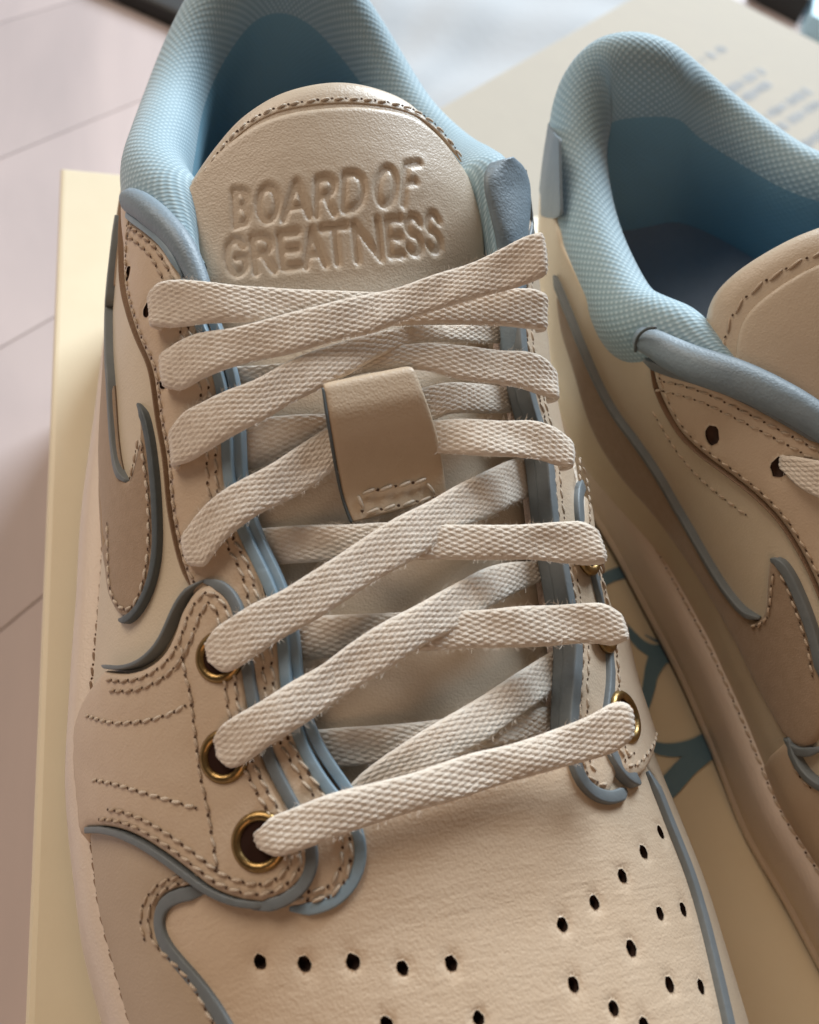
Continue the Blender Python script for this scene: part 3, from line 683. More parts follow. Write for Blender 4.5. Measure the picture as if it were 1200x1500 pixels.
# right
p2Ro = mirq(Q(S, P2_seam[1:], .0, ds=12))
p2Rq = np.vstack([Q(S, P2R_in, .2, ds=8), p2Ro, [(inR[0,0]+1.5, inR[0,1]+1.6)]])
panel(S, p2Rq, 'eyestay', SMOOTHL, shoe, base=.05, thick=.16, step=.2)
q2_ = Q(S, P2R_in, .2, ds=8)
for _ in range(3): q2_[1:-1] = .5*q2_[1:-1]+.25*(q2_[:-2]+q2_[2:])
stitches(S, q2_[18:]+[0,.14], shoe, h=.208, pitch=.28, length=.19)
stitches(S, q2_[22:]+[0,.30], shoe, h=.208, pitch=.28, length=.19)
lobe = np.array([(q_[0], q_[1]) for q_ in q2_[:24]]); stitches(S, offset(lobe, .14), shoe, h=.215, pitch=.26); stitches(S, offset(lobe, .30)[2:], shoe, h=.215, pitch=.26)

# ---- painted edges at the throat, the left ones with sky light in their colour
bead(S, [(187,312),(198,323),(215,335),(240,357),(255,378)]+bead1[:1], .14, .13, EDGE_SKYLIT, shoe, height=.2)
bead(S, bead1, .08, .20, EDGE_SKYLIT, shoe, height=.24)
bead(S, bead2, -.06, .18, EDGE_SKYLIT, shoe, height=.26)
b1R = [(772,268),(776,300),(771,340),(760,400),(756,440),(757,478),(760,520),(769,573),(782,620),(797,673),(802,730),(806,770),(818,826),(829,886),(840,946),(838,990),(833,1062),(834,1100),(838,1130),(849,1152),(870,1168),(895,1171),(915,1158)]
b2R = [(743,478),(748,520),(759,573),(771,620),(784,673),(790,730),(794,770),(804,826),(815,886),(827,946),(825,990),(822,1062),(824,1100),(829,1135),(842,1160),(866,1177),(890,1180)]
bead(S, b1R, .08, .24, EDGE, shoe, height=.30)
bead(S, b2R, -.12, .22, EDGE, shoe, height=.34)
bead(S, [(p[0]-9, p[1]) for p in b2R], -.34, .10, LINER, shoe, name='lining_edge', height=.40)

# ---- padded roll round the front of the collar
def smp(P, it=12):
    for _ in range(it): P[1:-1] = .5*P[1:-1]+.25*(P[:-2]+P[2:])
    return P
def roll(px, wid, h):
    q = S.cast(spline(px, ds=6), h); P, N = S.pt(spline(px, ds=6), h); P = smp(P); n = len(P); w = np.interp(np.linspace(0,1,n), np.linspace(0,1,len(wid)), wid); w[0] *= .5; w[1] *= .8
    return sweep('collar_binding', P, circ(.5, 16), ROLL, shoe, up=N, scale=w)
roll([(182,289),(192,293),(208,301),(228,318),(249,337),(266,358),(278,380),(290,408),(300,435)], [.40,.50,.50,.46,.44,.40,.36,.30], .12)
strap(S, [(722,238),(713,252),(712,275),(720,310),(730,350),(736,400),(737,440),(738,480),(742,520)], [(744,231),(761,243),(772,268),(773,310),(767,350),(760,400),(757,440),(753,480),(756,520)],
      [.1,.2,.2,.18,.12,.05,0,-.05,-.1], 'collar_binding', shoe, m_=ROLL, th=.13, braided=False, fuzz=0, crown=.10, ends=(None,None))

# ---- front eyelet panel left
p1 = P1_up+P1_lobe+P1_low
up_q = Q(S, P1_up, .3, ds=8); lo_q = Q(S, P1_lobe+P1_low, .32, ds=8)
p1q = np.vstack([up_q, lo_q, [(lo_q[-1,0]+.05, -8.9)], [(up_q[0,0]-.05, -8.9)]])
vseam = [(266,945),(270,985),(277,1011),(285,1073),(293,1136),(303,1183),(312,1237),(319,1290)]
hs1 = [(124,1048),(164,1059),(206,1057),(243,1048),(279,1030)]; hs2 = [(121,1141),(159,1147),(208,1161),(253,1174),(303,1189)]
cl = P1_up+P1_lobe+P1_low
rowa = offpx(cl, 12)[1:-2]; rowb = offpx(cl, 27)[2:-4]
rowa = rowa[rowa[:,0] > 132]; rowb = rowb[rowb[:,0] > 130]
dips = [(S.cast(r_, .33), .022, .09) for r_ in (rowb, vseam, hs1, hs2)]
gold = [(380,1233),(328,1108),(321,962)]
panel(S, p1q, 'eyelet_panel', SMOOTHL, shoe, base=.16, thick=.17, step=.16, dips=dips, holes=[(S.cast([g], .33)[0], .24) for g in gold])
for r_ in (rowa, rowb): stitches(S, S.castf(r_, .33), shoe, h=.335)
stitches(S, S.castf(spline(vseam, ds=6), .33), shoe, h=.326, m_=THREAD)
stitches(S, S.castf(spline(hs1, ds=6), .33), shoe, h=.326, m_=WTHREAD); stitches(S, S.castf(spline(hs2, ds=6), .33), shoe, h=.326, m_=WTHREAD)
bead(S, [(300,852),(316,852),(333,861),(347,878),(354,900),(360,940),(366,985),(373,1030),(394,1106),(430,1178),(452,1218),(461,1253),(457,1282),(436,1309),(405,1325),(370,1329)], .20, .20, EDGE, shoe, height=.25)
bead(S, [(405,1323),(370,1326),(336,1318),(306,1304),(277,1281),(241,1254),(196,1227),(159,1215),(129,1215)], .20, .12, EDGE, shoe, height=.24)
bead(S, [(152,975),(160,977),(185,979),(212,970),(234,951),(250,919),(258,894),(276,864),(290,853),(302,850)], .20, .08, EDGE, shoe, height=.24)
for g in gold: eyelet(S, g, shoe, r=.07, R=.335 if g[0] > 350 else .31, h=.325)
# right
P1R = [(884,1080),(893,1095),(904,1108),(913,1131),(925,1140),(943,1132),(957,1114)]
P1R_in = [(852,718),(849,740),(852,770),(861,805),(871,832),(882,880),(893,930),(897,970),(898,999),(895,1032),(892,1060),(893,1085),(904,1108),(913,1131),(925,1140),(943,1133),(957,1116)]
r_in = Q(S, P1R_in, .3, ds=8)
ml_ = mirq(lowq); ml_ = ml_[ml_[:,1] > r_in[-1,1]+.25]; ml_[:,0] += r_in[-1,0]-ml_[0,0]+.02
p1Rq = np.vstack([r_in, ml_, [(ml_[-1,0],8.9)], [(up_q[0,0],8.9)], mirq(up_q)[:-1], [(r_in[0,0], r_in[0,1]+.6)]])
goldR = [(917,1050),(888,925),(862,812)]
panel(S, p1Rq, 'eyelet_panel', SMOOTHL, shoe, base=.16, thick=.17, step=.18)
bead(S, [(846,712),(840,720),(840,750),(845,790),(858,825),(870,870),(881,915),(886,960),(888,1000),(884,1040),(880,1075),(886,1100),(900,1125),(918,1146),(935,1146)], .14, .27, EDGE, shoe, height=.34)
for _ in range(3): r_in[1:-1] = .5*r_in[1:-1]+.25*(r_in[:-2]+r_in[2:])
stitches(S, offset(r_in, -.15), shoe, h=.335, pitch=.27); stitches(S, offset(r_in, -.32)[len(r_in)*2//3:-3], shoe, h=.335, pitch=.27)
for g in goldR: eyelet(S, g, shoe, R=.36 if g[1] > 1000 else .29, r=.08, h=.325)

# ---- tongue
sy = [(9.5,9.3,5.85),(11,11,6.45),(13,13,7.15),(15,15,7.9),(17,17,8.65),(19,19,9.4),(20.5,20.5,10.1),(21.5,21.5,10.55),(22.5,22.4,10.95),(23.5,23.3,11.2),(25,24.7,11.4)]
sa = np.arange(9.5, 25.01, .25); sb = np.arange(-4.6, 4.61, .2)
cy = smooth1(np.array([t[0] for t in sy]), np.array([t[1] for t in sy]), sa, .8); cz = smooth1(np.array([t[0] for t in sy]), np.array([t[2] for t in sy]), sa, .8)
TX = np.zeros((len(sa), len(sb), 3))
for i in range(len(sa)):
    xc = np.interp(cy[i], [9,13,19,23], [.65,.45,.1,-.05])
    TX[i,:,0] = xc+sb; TX[i,:,1] = cy[i]; lo_ = float(np.clip((21.-sa[i])/2.5, 0, 1)); lo_ = lo_*lo_*(3-2*lo_)
    TX[i,:,2] = cz[i]-.32*lo_-(.105+.03*max(0,(sa[i]-19)/4))*sb**2+(.04-.09*lo_)*sb
ST = Surf(TX, sa, sb)
tout = [(262,345),(255,312),(263,280),(281,249),(310,209),(348,167),(400,133),(450,117),(500,112),(550,120),(600,141),(635,173),(665,213),(690,250),(707,285),(717,325),(719,375)]
tq = Q(ST, tout, .2, ds=6)
low_t = np.array([(tq[-1,0]-2.5,4.1),(9.7,3.9),(9.7,-3.6),(tq[0,0]-2.5,-4.0)])
panel(ST, np.vstack([tq, low_t]), 'tongue', TONGUE, shoe, base=-.12, thick=.34, r=.38, step=.16)
tin = [(256,345),(262,305),(272,279),(300,241),(340,204),(380,179),(425,164),(475,157),(525,155),(575,161),(600,168),(630,186),(655,211),(670,232),(688,262),(700,295),(708,330),(712,380)]
iq = Q(ST, tin, .24, ds=6)
# stamped letters: strokes in a unit box, x right, y down
G_ = {'B':[[(.1,0),(.1,1)],[(.1,.04),(.55,.04),(.8,.14),(.82,.3),(.68,.44),(.1,.47)],[(.6,.47),(.85,.6),(.88,.8),(.7,.94),(.1,.96)]],
 'O':[[(.5+.42*sin(a*pi/9), .5-.46*cos(a*pi/9)) for a in range(19)]],
 'A':[[(0,1),(.5,.02),(1,1)],[(.2,.68),(.8,.68)]],
 'R':[[(.1,1),(.1,.04),(.6,.04),(.86,.16),(.86,.36),(.65,.5),(.1,.5)],[(.5,.5),(.95,1)]],
 'D':[[(.1,.04),(.1,.96),(.5,.96),(.82,.8),(.92,.5),(.82,.2),(.5,.04),(.1,.04)]],
 'F':[[(.1,1),(.1,.04),(.95,.04)],[(.1,.48),(.8,.48)]],
 'G':[[(.9,.24),(.7,.06),(.45,.03),(.18,.18),(.07,.5),(.18,.82),(.45,.97),(.75,.92),(.92,.78),(.92,.52),(.55,.52)]],
 'E':[[(.95,.04),(.1,.04),(.1,.96),(.95,.96)],[(.1,.49),(.85,.49)]],
 'T':[[(0,.04),(1,.04)],[(.5,.04),(.5,1)]],
 'N':[[(.08,1),(.08,0),(.92,1),(.92,0)]],
 'S':[[(.9,.22),(.7,.05),(.4,.03),(.14,.14),(.12,.32),(.3,.44),(.68,.55),(.88,.7),(.84,.87),(.6,.97),(.3,.96),(.08,.8)]]}
def bil(c, x, y):
    TL, TR, BL, BR = [np.array(k, float) for k in c]; return (TL*(1-x)+TR*x)*(1-y)+(BL*(1-x)+BR*x)*y
segsA, segsB = [], []
for corners, x0, x1, items in (
   (((339,283),(616,238),(341,334),(611,298)), 60, 1020, [('B',66,160),('O',182,312),('A',315,468),('R',478,600),('D',612,752),('O',785,912),('F',928,1018)]),
   (((324,354),(643,312),(330,407),(648,369)), 10, 1130, [('G',20,140),('R',152,280),('E',292,415),('A',418,532),('T',515,660),('N',668,828),('E',842,935),('S',940,1035),('S',1045,1128)])):
    for ch, a, b in items:
        for st in G_[ch]:
            pts = np.array([bil(corners, (a+(b-a)*(.06+.88*x)-x0)/(x1-x0), y) for x, y in st])
            pts = resamp(pts, ds=3); qq = ST.cast(pts, .2); segsA.append(qq[:-1]); segsB.append(qq[1:])
segsA = np.vstack(segsA); segsB = np.vstack(segsB)
def stamp(V2):
    box = (V2[:,0] > segsA[:,0].min()-.3) & (V2[:,0] < segsA[:,0].max()+.3)
    d = np.full(len(V2), 9.); d[box] = seg_dist(V2[box], segsA, segsB)
    x = np.clip((d-.030)/.045, 0, 1); s_ = x*x*(3-2*x)
    h = -.048*(1-s_)
    h += .005*np.exp(-((d-.13)/.06)**2)
    return h
band = np.vstack([iq, [(iq[-1,0]-1.7, iq[-1,1]-.2)], [(iq[0,0]-1.7, iq[0,1]+.2)]])
panel(ST, band, 'tongue_face', TONGUE, shoe, base=.14, thick=.12, r=.10, step=.045, disp=stamp)
tst = [(268,318),(274,290),(300,252),(333,208),(362,181),(400,160),(450,149),(500,145),(550,148),(600,159),(634,180),(658,206),(676,232)]
stitches(ST, ST.castf(spline(tst, ds=6), .22), shoe, h=.235, pitch=.26, length=.18, m_=WTHREAD)
bead(ST, [(x_, y_+5) for x_, y_ in tst], .20, .07, TONGUE, shoe, name='tongue_ridge', height=.07)

# ---- lace keeper loop
kp = strap(S, [(517,765),(505,735),(495,690),(487,645),(480,605),(474,568)], [(655,728),(652,705),(646,665),(637,625),(622,580),(607,541)],
      [-.34,-.30,-.05,.22,.42,.46], 'lace_keeper', shoe, m_=LEATHER, th=.05, braided=False, fuzz=0, ends=(None,'over'), crown=.0, edge_p=16)
strap(S, [(512,765),(501,735),(491,690),(483,645),(476,605),(471,569)], [(517,766),(506,736),(496,691),(488,646),(481,606),(475,571)],
      [-.34,-.30,-.05,.22,.42,.46], 'edge_trim', kp, m_=DARKEDGE, th=.058, braided=False, fuzz=0, M=8)
def stitch_line(P, N, parent, **k): pass
class Flat:                                  # the keeper's own lower flap as a surface for its seam
    pass
kpx = np.array([[(517+ (655-517)*b/8., 765+(728-765)*b/8.) for b in range(9)], [(505+(652-505)*b/8., 735+(705-735)*b/8.) for b in range(9)], [(495+(646-495)*b/8., 690+(665-690)*b/8.) for b in range(9)], [(487+(637-487)*b/8., 645+(625-645)*b/8.) for b in range(9)]])
KG = np.zeros((4, 9, 3))
for i, hh in enumerate([-.34,-.31,-.14,.06]):
    PA, _ = S.pt(kpx[i], hh); KG[i] = PA
KG = KG + nrm(CP-KG)*.066
SKP = Surf(KG, np.array([0.,1,2,3]), np.arange(9.)*.23)
def px_on(surf, pts): return surf.cast(resamp(np.array(pts, float), ds=4))
for ln in ([(527,723),(626,703)], [(626,703),(636,727)], [(532,752),(640,728)], [(526,722),(531,751)]):
    stitches(SKP, px_on(SKP, ln), kp, h=.0, pitch=.30, length=.22, rad=.030, m_=WTHREAD)

# ---- laces
LAB = 'flat woven cotton lace'
def L_(A, B, H, ends=('over','over'), **k): return strap(S, A, B, H, 'lace', shoe, ends=ends, **k)
L_([(220,430),(230,416),(262,409),(300,411),(350,418),(430,424),(500,427),(600,427),(700,425),(752,423),(784,424),(800,431)],
   [(224,476),(240,480),(275,479),(305,475),(350,473),(430,475),(520,478),(607,477),(670,475),(733,477),(775,482),(798,483)], [.36,.42,.40,.25,.2,.2,.2,.25,.35,.42,.36])            # a
L_([(239,517),(262,500),(292,487),(337,480),(400,465),(450,452),(500,440),(565,426),(638,402),(695,382),(740,362),(775,345),(795,340)],
   [(243,566),(262,573),(295,556),(330,542),(375,530),(425,519),(500,497),(543,488),(607,465),(670,446),(749,423),(780,412),(800,404)], [.36,.42,.42,.42,.45,.5,.5,.5,.5,.46,.40,.36])    # b
L_([(254,628),(268,606),(300,587),(330,572),(375,555),(412,535),(450,517),(500,500),(543,490),(613,477),(670,476),(735,478),(760,482)],
   [(256,682),(277,677),(300,663),(340,640),(387,617),(425,592),(470,570),(512,548),(543,529),(584,510),(616,502),(670,502),(733,503),(760,505)], [.36,.42,.42,.4,.36,.34,.3,.2,.1,-.1,-.3,-.4], ends=('over',None)) # c
L_([(345,538),(400,534),(470,527),(540,515),(616,502),(670,507),(733,513),(774,516),(800,526),(816,543)],
   [(345,562),(400,558),(470,562),(540,546),(610,541),(670,554),(733,564),(765,570),(795,580),(815,584)], [-.35,-.2,-.1,0,.1,.2,.3,.36,.40,.34], ends=(None,'over'))   # d
L_([(271,780),(290,753),(320,723),(350,703),(390,683),(423,663),(453,643),(500,612),(560,582),(622,567),(657,560),(717,564),(757,571),(775,574)],
   [(281,827),(297,832),(313,812),(333,788),(357,770),(383,753),(423,733),(457,713),(500,680),(560,643),(635,616),(654,608),(702,605),(759,605),(775,606)], [.36,.42,.42,.3,.2,.08,-.05,-.2,-.2,-.2,-.2,-.25,-.35,-.45], ends=('over',None), label=None) # e
L_([(345,618),(400,610),(475,607),(560,610),(635,616),(670,614),(733,616),(781,616),(812,627),(836,645)],
   [(350,690),(400,681),(440,676),(500,670),(560,664),(645,664),(702,667),(765,671),(797,675),(816,682),(836,684)], [-.40,-.32,-.30,-.30,-.28,-.20,.1,.34,.40,.34], ends=(None,'over')) # f
L_([(305,938),(310,925),(340,903),(373,883),(407,867),(440,847),(490,817),(540,783),(573,763),(600,749),(630,733),(660,715),(690,700),(720,685),(750,674),(777,669),(790,668)],
   [(312,972),(320,984),(340,983),(373,962),(407,940),(457,913),(507,880),(557,847),(600,823),(640,799),(660,787),(690,769),(720,757),(750,738),(777,728),(790,726)], [.42,.46,.44,.36,.26,.2,.18,.16,.12,.06,-.1,-.3,-.42], ends=('eyelet',None)) # g
L_([(372,774),(440,770),(507,767),(557,765),(620,768),(693,769),(735,769),(780,767),(825,764),(855,763),(877,774)],
   [(395,828),(440,825),(490,822),(560,822),(618,820),(660,820),(720,820),(780,821),(840,827),(866,829),(884,825)], [-.42,-.35,-.25,-.15,-.05,.05,.15,.3,.42,.44,.36], ends=(None,'over')) # h
L_([(318,1078),(320,1068),(337,1053),(380,1027),(430,997),(467,977),(513,943),(570,907),(607,887),(636,871),(675,850),(711,832),(750,824),(792,822),(805,822)],
   [(322,1112),(332,1126),(357,1120),(397,1093),(447,1060),(480,1037),(530,1003),(580,973),(630,941),(675,919),(714,893),(735,879),(765,864),(795,850),(810,842)], [.42,.46,.44,.36,.26,.2,.18,.16,.1,.02,-.15,-.35,-.45], ends=('eyelet',None)) # i
L_([(425,908),(460,903),(513,900),(563,897),(640,894),(714,893),(750,890),(810,886),(855,883),(885,884),(908,897)],
   [(443,968),(493,964),(560,960),(618,955),(690,950),(735,949),(810,946),(870,943),(900,946),(918,938)], [-.42,-.35,-.25,-.15,-.05,.05,.15,.3,.42,.44,.36], ends=(None,'over')) # j
L_([(505,1158),(530,1133),(563,1107),(613,1073),(670,1041),(715,1014),(760,984),(802,957),(830,945)],
   [(560,1172),(600,1150),(640,1130),(685,1101),(715,1083),(760,1050),(784,1032),(817,1008),(835,995)], [-.1,0,.05,.0,-.05,-.15,-.3,-.45], ends=(None,None)) # k
L_([(452,1070),(500,1066),(547,1063),(600,1058),(647,1053),(700,1050),(760,1040),(817,1032),(835,1029)],
   [(482,1126),(540,1120),(600,1112),(650,1105),(700,1098),(760,1085),(817,1070),(835,1066)], [-.45,-.42,-.38,-.32,-.3,-.32,-.42,-.5], ends=(None,None)) # m
L_([(383,1214),(392,1200),(413,1190),(480,1163),(547,1147),(613,1130),(680,1107),(700,1101),(760,1086),(820,1065),(865,1047),(892,1033),(908,1028),(922,1032)],
   [(388,1246),(397,1255),(440,1247),(480,1233),(520,1217),(580,1197),(630,1182),(680,1168),(700,1161),(760,1143),(820,1126),(865,1114),(904,1099),(924,1084)], [.42,.46,.46,.44,.42,.42,.42,.42,.44,.46,.46,.42], ends=('eyelet','eyelet'), crown=.02) # z

# ---- collar: padded blue knit, swept round the opening and down to the insole
def collar(rim, tf, parent, name='collar_lining', pad=1.0, n=170, bottom=4.3, ramp=2.4):
    R_ = spline(rim, n=n); dl_ = np.r_[0, np.cumsum(np.linalg.norm(np.diff(R_, axis=0), axis=1))]
    tp = np.clip(np.minimum(dl_, dl_[-1]-dl_)/ramp, 0, 1); tp = .22+.78*tp*tp*(3-2*tp)
    for _ in range(25): R_[1:-1] = .5*R_[1:-1]+.25*(R_[:-2]+R_[2:]); T = nrm(np.gradient(R_, axis=0)); side = np.cross(T, [0,0,1.]); side = nrm(side)
    c = np.array([0, 25.0, 0]); s_ = np.sign((side*(R_-c)*[1,1,0]).sum(1)); side = side*np.sign(s_.sum())
    prof = [(.02,-.95),(.12,-.6),(.17,-.2),(.13,.18),(-.02,.46),(-.25,.66),(-.52,.72),(-.80,.62),(-1.02,.38),(-1.16,.02),(-1.22,-.5),(-1.20,-1.2),(-1.10,-2.2),(-1.0,-3.4)]
    m = len(prof); V = np.zeros((n, m, 3))
    for j, (a, b) in enumerate(prof):
        a_ = a*pad if a < 0 else a
        V[:,j] = R_+side*a_*tp[:,None]+np.array([0,0,1.])*(b*tp)[:,None] if b > -1 else R_+side*a_*tp[:,None]+np.array([0,0,1.])*b
    low = V[:,-1].copy(); low[:,2] = bottom; V = np.concatenate([V, low[:,None]], 1); m += 1
    dl = np.r_[0, np.cumsum(np.linalg.norm(np.diff(R_, axis=0), axis=1))]; pv = np.r_[0, np.cumsum(np.linalg.norm(np.diff(np.array(prof), axis=0), axis=1)), 8]
    uv = np.stack(np.broadcast_arrays(dl[:,None], pv[None,:]), -1)
    # subdivide smoothly across the profile
    mm = 46; jj = np.linspace(0, m-1, mm); V3 = np.zeros((n, mm, 3)); U3 = np.zeros((n, mm, 2))
    for i in range(n):
        Vs = spline(V[i], n=200); LL = np.r_[0, np.cumsum(np.linalg.norm(np.diff(Vs, axis=0), axis=1))]; tt = np.linspace(0, 1, mm)**1.3*LL[-1]
        for k in range(3): V3[i,:,k] = np.interp(tt, LL, Vs[:,k])
        U3[i,:,0] = dl[i]; U3[i,:,1] = tt
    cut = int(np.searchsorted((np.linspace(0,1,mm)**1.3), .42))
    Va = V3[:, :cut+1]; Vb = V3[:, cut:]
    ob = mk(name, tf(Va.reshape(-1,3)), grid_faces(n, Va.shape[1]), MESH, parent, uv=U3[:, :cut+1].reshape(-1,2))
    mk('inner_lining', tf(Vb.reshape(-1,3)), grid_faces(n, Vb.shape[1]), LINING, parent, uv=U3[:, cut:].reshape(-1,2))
    return ob
ident = lambda X: X
extL = S.pt([(282,395),(262,365),(236,336)], -.12)[0]; extR = S.pt([(756,300),(750,350),(745,400)], -.12)[0]
collar(np.vstack([extL, rimA[1:-1], extR]), ident, shoe)
# heel tab over the back of the collar, both flanks
def heel_tab(surf, parent, yf=26.7):
    for s_, a_, b_ in ((-1, 2, 19), (1, 20, 37)):
        rq = rimq[a_:b_+1]+[0, s_*.7]; sel = rq[rq[:,0] > yf]
        if len(sel) < 3: continue
        if s_ > 0: sel = sel[::-1]
        o = np.vstack([sel+[0,0], [(29.8, sel[-1,1]-0.0)], [(29.8, s_*6.2)], [(yf+.9, s_*5.6)], [(yf, s_*5.0)]])
        panel(surf, o, 'heel_tab', ROLL, parent, base=.05, thick=.12, step=.25)
def insole(G, tf, parent, z=4.9):
    loop, o = sole(G, parent); V = [(*(p-oo*.55), z) for k, (p, oo) in enumerate(zip(loop, o)) if p[1] > 15.5]
    V = np.array(V); c = V.mean(0); n = len(V); ring = .6*V+.4*np.array([c[0],0,z]); ring[:,1] = V[:,1]*.9+c[1]*.1; ring[:,2] = z-.12
    VV = np.vstack([V, ring]); F = [[k,(k+1)%n,n+(k+1)%n,n+k] for k in range(n)]+[list(range(n,2*n))]
    return mk('insole', tf(VV), F, INSOLE, parent)
insole(GA, ident, shoe)
sl, path = build_sole(GA, ident, shoe)
class PathSurf:
    def __init__(s, P, up): s.Pp = P; s.up = up
    def ev(s, q, h=0.):
        q = np.asarray(q); L = np.arange(len(s.Pp)); P = np.stack([np.interp(q[:,0], L, s.Pp[:,k]) for k in range(3)], 1); N = np.repeat(nrm(np.array([s.up]))[0:1], len(q), 0); return P+N*h, N
stitches(PathSurf(path, (0,0,1.)), np.stack([np.linspace(0, len(path)-1, 3000), np.zeros(3000)], 1), sl, pitch=.30, length=.2, rad=.026, m_=RAW, name='sole_stitching')

# ================================================================= second shoe, leaning against the first
shoeB = bpy.data.objects.new('sneaker', None); COL.objects.link(shoeB)
tag(shoeB, 'cream leather sneaker cut off at the right, its open blue collar showing the slate insole', 'sneaker', 'pair of cream low sneakers')
S2 = SB
LB = lambda X: toB(X)
rimBpx = [((945,498),9.2),((905,488),9.0),((881,458),8.8),((859,414),8.8),((841,370),8.8),((826,318),8.9),((817,260),9.1),((812,200),9.4),((824,130),9.9),((850,92),10.2),((885,76),10.3),((925,72),10.3),((965,84),9.9),((1000,104),9.4),((1050,144),8.7),((1100,184),8.25),((1150,220),8.0),((1200,252),7.9)]
rimB = np.array([fromB(unB([p], z))[0] for p, z in rimBpx])

rimB = np.vstack([rimB, [(4.3,23.0,8.7),(4.1,21.6,9.0),(3.9,20.4,8.8)]])
extB = fromB(S2.pt([(1115,575),(1065,556),(1015,536),(975,517)], -.15)[0])
collar(np.vstack([extB, rimB[1:]]), toB, shoeB)
rimqB = near_q(S2, toB(spline(rimB, n=60)))
insole(mir(GA)[:, ::-1], toB, shoeB, z=5.7)
sB, pathB = build_sole(mir(GA)[:, ::-1], toB, shoeB, 1)
stitches(PathSurf(pathB, RB@np.array([0,0,1.])), np.stack([np.linspace(0, len(pathB)-1, 3000), np.zeros(3000)], 1), sB, pitch=.30, length=.2, rad=.03, m_=THREAD, name='sole_stitching')
# outer shell under the rim and along the eyestay
topB = [(930,512),(954,538),(980,549),(1035,564),(1090,590),(1145,619),(1200,648)]
tqB = Q(S2, topB, .2, ds=10); half = rimqB[:40]; half = half[half[:,0] < 29.2].copy(); half = half[half[:,1] < 0]; half[:,1] = np.where(half[:,0] > 28., np.minimum(half[:,1], -3.6), half[:,1])
ql = np.vstack([[(6.0,-8.95)],[(29.6,-8.95)],[(29.6, -4.0)], half[::-1], tqB[1:], [(tqB[-1,0]-6, tqB[-1,1]+.3)], [(6.0, tqB[-1,1]-1)]])
panel(S2, ql, 'quarter', QUARTL, shoeB, base=0, thick=.07, step=.25)
hr_ = rimqB[36:]
rr_ = mirq(iLc[::-1])+[0,1.9]
qr = np.vstack([[(6.0,8.95)],[(29.8,8.95)],[(29.8, rr_[0,1])], rr_, [(16.,-tqB[-1,1])],[(11.5,2.5)],[(6.0,2.0)]])
panel(S2, qr, 'quarter', SMOOTHL, shoeB, base=0, thick=.07, step=.4)
panel(S2, np.array([(.01,-8.9),(11,-8.9),(11.,0),(11,8.9),(.01,8.9)]), 'toe_box', VAMP, shoeB, base=.02, thick=.10, step=.4)
# eyestay
eB_low = [(954,538),(960,564),(976,601),(998,637),(1031,668),(1072,698),(1108,727),(1143,763),(1163,793),(1180,823),(1197,860),(1215,910),(1225,960)]
eB_old = [(1260,690),(1200,650),(1145,620),(1090,592),(1035,566),(980,550)]
qh = [S2.cast([p], .2)[0] for p in ((1043,638),(1142,684))]
ev_ = Q(S2, [(954,538),(980,550),(1035,566),(1090,592),(1145,620),(1200,650)], .2, ds=8); el_ = Q(S2, eB_low, .2, ds=8)
hid = np.array([q_ for q_ in inL[::-1] if 13.5 < q_[0] < ev_[-1,0]-.6]); hid[:,1] += ev_[-1,1]-hid[0,1]
hid = hid[np.arange(0, len(hid), 2)]
eq = np.vstack([ev_, hid, [(min(el_[-1,0]-.5, 13.), el_[-1,1]+.1)], el_[::-1][:-1]])
panel(S2, eq, 'eyestay', SMOOTHL, shoeB, base=.05, thick=.16, step=.18, holes=[(q_, .17) for q_ in qh])
# rows: below the top edge twice, inside the lower edge once, and once just outside it on the quarter
tl = [(960,547),(980,550),(1035,566),(1090,592),(1145,620),(1200,650),(1230,670)]
stitches(S2, S2.castf(offpx(tl, 10), .21), shoeB, h=.215, pitch=.28)
stitches(S2, S2.castf(offpx(tl, 24), .21), shoeB, h=.215, pitch=.28)
stitches(S2, S2.castf(offpx(eB_low[:-2], -9), .21), shoeB, h=.215, pitch=.26)
stitches(S2, S2.castf(offpx([(954,600),(990,660),(1024,700),(1060,730),(1100,760)], 0), .08), shoeB, h=.075, pitch=.26)
# painted edge and padded roll
def rollB(px, wid, h, m_, name):
    q = S2.cast(spline(px, ds=6), h); P, N = S2.ev(q, h); n = len(P); w = np.interp(np.linspace(0,1,n), np.linspace(0,1,len(wid)), wid)
    return sweep(name, P, circ(.5, 16), m_, shoeB, up=N, scale=w)
bead(S2, [(944,527),(970,538),(1005,549),(1050,562),(1095,582),(1140,606),(1175,627),(1215,652)], .14, .24, EDGE, shoeB, height=.22)
rollB([(940,496),(958,503),(988,520),(1024,536),(1072,552),(1115,570),(1160,593),(1205,622),(1250,655)], [.50,.64,.70,.70,.68,.64,.6,.55], .16, ROLL, 'collar_binding')
rollB([(931,515),(932,500),(939,488),(950,481),(961,480)], [.06,.06,.06], .42, DARKEDGE, 'collar_seam')
# swoosh mark: its upper edge runs along the flank, hooks at the front
bead(S2, eB_low, .12, .035, RAW, shoeB, name='raw_edge', height=.16)
swB = [(815,430),(833,466),(852,508),(872,560),(897,604),(932,652),(966,702),(988,742),(1008,776),(1030,815),(1056,858),(1083,893),(1100,908),(1112,909),(1119,898),(1122,870),(1124,840),(1128,820),(1136,815),(1148,832),(1163,862),(1182,910),(1195,955),(1202,1000),(1203,1050),(1195,1085),(1178,1097),(1155,1085),(1110,1010),(1070,930),(1020,845),(960,760),(900,690),(862,620),(838,540),(820,480)]
sq = Q(S2, swB, .15, ds=8, closed=True)
panel(S2, sq, 'swoosh_mark', TAUPE, shoeB, base=.05, thick=.12, step=.18)
bead(S2, [(812,404),(836,462),(855,509),(876,558),(900,603),(936,652),(969,701),(991,741),(1011,774),(1033,813),(1059,856),(1085,890),(1101,904),(1113,905)], .13, .17, EDGE, shoeB, height=.22)
